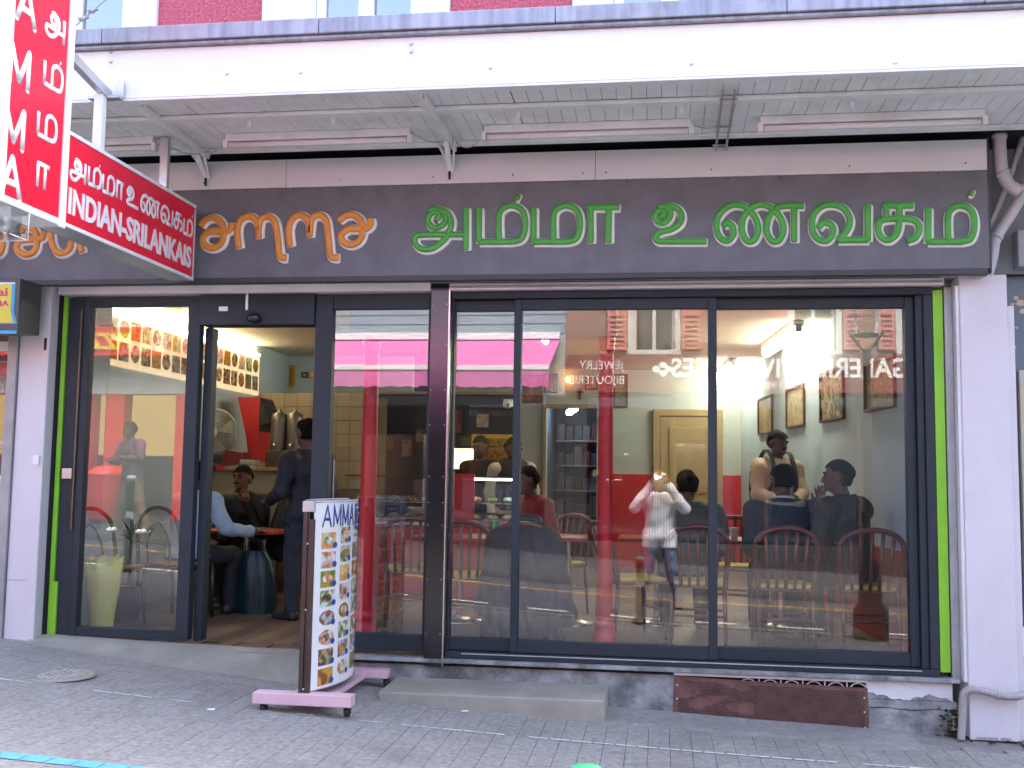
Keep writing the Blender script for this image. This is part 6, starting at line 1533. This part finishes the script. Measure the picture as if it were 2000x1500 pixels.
for a in ((5.35, 11.5, OWHITE, 6.3, 'pale building at the lower end of the opposite row'), (11.55, 19, GREYR, 6.0, 'grey building far down the opposite row'), (-22, -14.55, OCHRE, 6.2, 'ochre building at the upper end of the opposite row')):
    c_ = (a[0] + a[1]) / 2; street_house('opposite_building', a[4], a[0], a[1], a[2], a[3], [(c_ - 1.9, .9), (c_ + .1, .9), (c_ + 2.0, .9)], shut=PSHUT if a[2] is OWHITE else None, rows=1)
# neighbours of the restaurant, out of the picture but part of the street
for x0, x1, m_, L in ((4.25, 16, OWHITE, 'pale neighbour building down the street, right of the restaurant'), (-22, -9.05, OCHRE, 'ochre neighbour building up the street, left of the restaurant')):
    t = thing('neighbour_building', L, 'building', ((x0 + x1) / 2, 1, .2))
    BL('wall', m_, t, x0, x1, .15, 9, -1, 8)
    BL('roof', mat('grey_tile_roof', (.09, .085, .085), .8), t, x0, x1, .0, 9, 8.001, 8.2)
# road markings
rm = thing('cycle_lane_line', 'row of short white dashes along the cycle lane', 'road marking', (0, -5.7, 0))
for k in range(-9, 8):
    x = -1.5 + k * .95; o = MB().add([(x, -5.74, g(x) - .19), (x + .47, -5.74, g(x + .47) - .19), (x + .47, -5.66, g(x + .47) - .19), (x, -5.66, g(x) - .19)], [(0, 1, 2, 3)]).build('dash', PAINTW, rm); o.location = -rm.location
sy = thing('cycle_symbol', 'white painted cycle symbol on the road near the bollard', 'road marking', (.6, -5.0, 0))
for (xa, ya_, xb, yb_) in ((.25, -4.95, 1.0, -5.2), (.15, -5.1, .95, -4.95), (.3, -5.3, .7, -5.35)):
    d = Vector((xb - xa, yb_ - ya_, 0)).normalized().cross(Vector((0, 0, 1))) * .05
    o = MB().add([(xa - d.x, ya_ - d.y, g(xa) - .19), (xb - d.x, yb_ - d.y, g(xb) - .19), (xb + d.x, yb_ + d.y, g(xb) - .19), (xa + d.x, ya_ + d.y, g(xa) - .19)], [(0, 1, 2, 3)]).build('stroke', PAINTW, sy); o.location = -sy.location
struct(MB().sheet([[(x, y, g(x) - .19) for x in xs] for y in (-7.76, -7.66)]).build('yellow_kerb_line', PAINTY))
# bollards
DKG = mat('dark_green_bollard', (.010, .035, .022), .35); CAPG = mat('green_bollard_cap', (.02, .28, .12), .35)
for lab, x, hgt, cap_ in (('dark green bollard with green cap at the kerb before the photographer', -.185, None, CAPG), ('dark green bollard with a pale cap at the kerb up the street', -5.4, .98, SIGNW), ('dark green bollard at the kerb down the street', 5.0, .85, CAPG)):
    z = G(x, -3.7); t = thing('bollard', lab, 'bollard', (x, -3.72, z), 0, 'kerb bollards'); hh = (.846 - z) if hgt is None else hgt
    MB().lathe([(.055, 0), (.055, .04), (.04, .06), (.038, hh - .09), (.045, hh - .08), (.045, hh - .06), (.038, hh - .055)], n=18).build('shaft', DKG, t)
    MB().lathe([(.038, hh - .056), (.05, hh - .05), (.052, hh - .02), (.035, hh - .004), (.0, hh)], n=20).build('cap', cap_, t)
    MB().lathe([(.0395, hh * .55), (.0395, hh * .62)], n=18, caps=False).build('band', SIGNW, t)
# street lamp
lx, ly = 1.95, -3.72; lz = G(lx, ly)
sl = thing('street_lamp', 'dark street lantern on a post at the kerb', 'street lamp', (lx, ly, lz))
MB().lathe([(.16, 0), (.16, .25), (.11, .32), (.09, .9), (.06, 1.0), (.045, 1.1), (.035, 2.7)], n=16).build('post', SHOPD, sl)
zl = 2.75
for sx in (-1, 1): MB().tube(smooth_path([(0, 0, zl - .1), (sx * .08, 0, zl), (sx * .16, 0, zl + .12)], 4), .014, 8).build('yoke', SHOPD, sl)
MB().lathe([(.10, zl + .1), (.17, zl + .5)], n=4, caps=False).build('lantern_glass', ACRYL, sl); MB().lathe([(.185, zl + .5), (.2, zl + .52), (.09, zl + .66), (.02, zl + .7)], n=4).build('lantern_roof', SHOPD, sl); MB().lathe([(.11, zl + .07), (.115, zl + .1)], n=4).build('lantern_base', SHOPD, sl)
# red bin across the road
rb = thing('red_bin', 'red bin on the opposite pavement by the pizza shop', 'bin', (-9.3, -10.2, G(-9.3, -10.2)))
MB().lathe([(.20, .05), (.24, .1), (.27, .75), (.28, .8)], n=20).build('body', REDF, rb); MB().lathe([(.29, .8), (.29, .84), (.15, .95), (.0, .97)], n=20).build('lid', REDF, rb)
# the photographer, whose mirror image stands in the middle pane
def stripes(name, a, b, sc):
    m = mat(name, a, .8); n = m.node_tree.nodes; l = m.node_tree.links; w = n.new('ShaderNodeTexWave'); w.inputs['Scale'].default_value = sc; w.bands_direction = 'X'
    tc = n.new('ShaderNodeTexCoord'); l.new(tc.outputs['Object'], w.inputs['Vector']); r_ = n.new('ShaderNodeValToRGB'); r_.color_ramp.elements[0].position = .55; r_.color_ramp.elements[1].position = .75
    r_.color_ramp.elements[0].color = (*a, 1); r_.color_ramp.elements[1].color = (*b, 1); l.new(w.outputs['Fac'], r_.inputs['Fac']); l.new(r_.outputs[0], n['Principled BSDF'].inputs['Base Color']); return m
ph, uph, _, sph = person('photographer in a white striped shirt and jeans holding up a camera', 0.0, -6.86, PI, z=g(0) - .195, pose='stand', sc=1.035, top=stripes('white_striped_shirt', (.80, .81, .84), (.45, .47, .58), 9), legs=JEAN, shoe=mat('brown_shoe', (.12, .06, .04), .5), skin=SKINL, hair=mat('brown_hair', (.07, .04, .025), .6), topname='shirt', tuck=.14, bulk=1.1, legspread=.25,
       arms=(((.30, -.16, .33), (.085, -.235, .625), (-.35, -.35, .8)), ((-.30, -.16, .33), (-.085, -.235, .625), (.35, -.35, .8))))
cy = -6.545
cp = thing('compact_camera', 'silver compact camera with lit flash held by the photographer', 'camera', (0, cy - .012, 1.585))
MB().box(-.048, .048, -.014, .008, -.03, .03).build('case', ALU, cp, .006); MB().lathe([(.022, 0), (.022, .014), (.018, .018)], n=18).build('lens_barrel', ALU, cp).rotation_euler = (-PI / 2, 0, 0)
MB().box(-.05, .012, .0085, .013, .008, .032).build('flash', mat('flash_lit', (1, 1, 1), .5, emit=(1, 1, 1), es=320), cp)
# passer-by in front of the pizza shop
person('passer-by in a dark and pink jacket and brown trousers across the street', -8.15, -9.0, PI + .5, z=G(-8.15, -9.0), pose='stand', sc=1.06, top=mat('dark_pink_jacket', (.015, .012, .02), .7, 0, .2, 4, col2=(.22, .07, .14)), legs=mat('brown_trousers', (.13, .085, .05), .85), shoe=SIGNW, bulk=1.12, lean=.12, legspread=.5,
       arms=(((.28, -.08, .2), (.12, -.28, .22), (-.6, -.8, 0)), ((-.29, -.06, .22), (-.30, -.32, .27), (0, -1, 0))), tuck=.1)
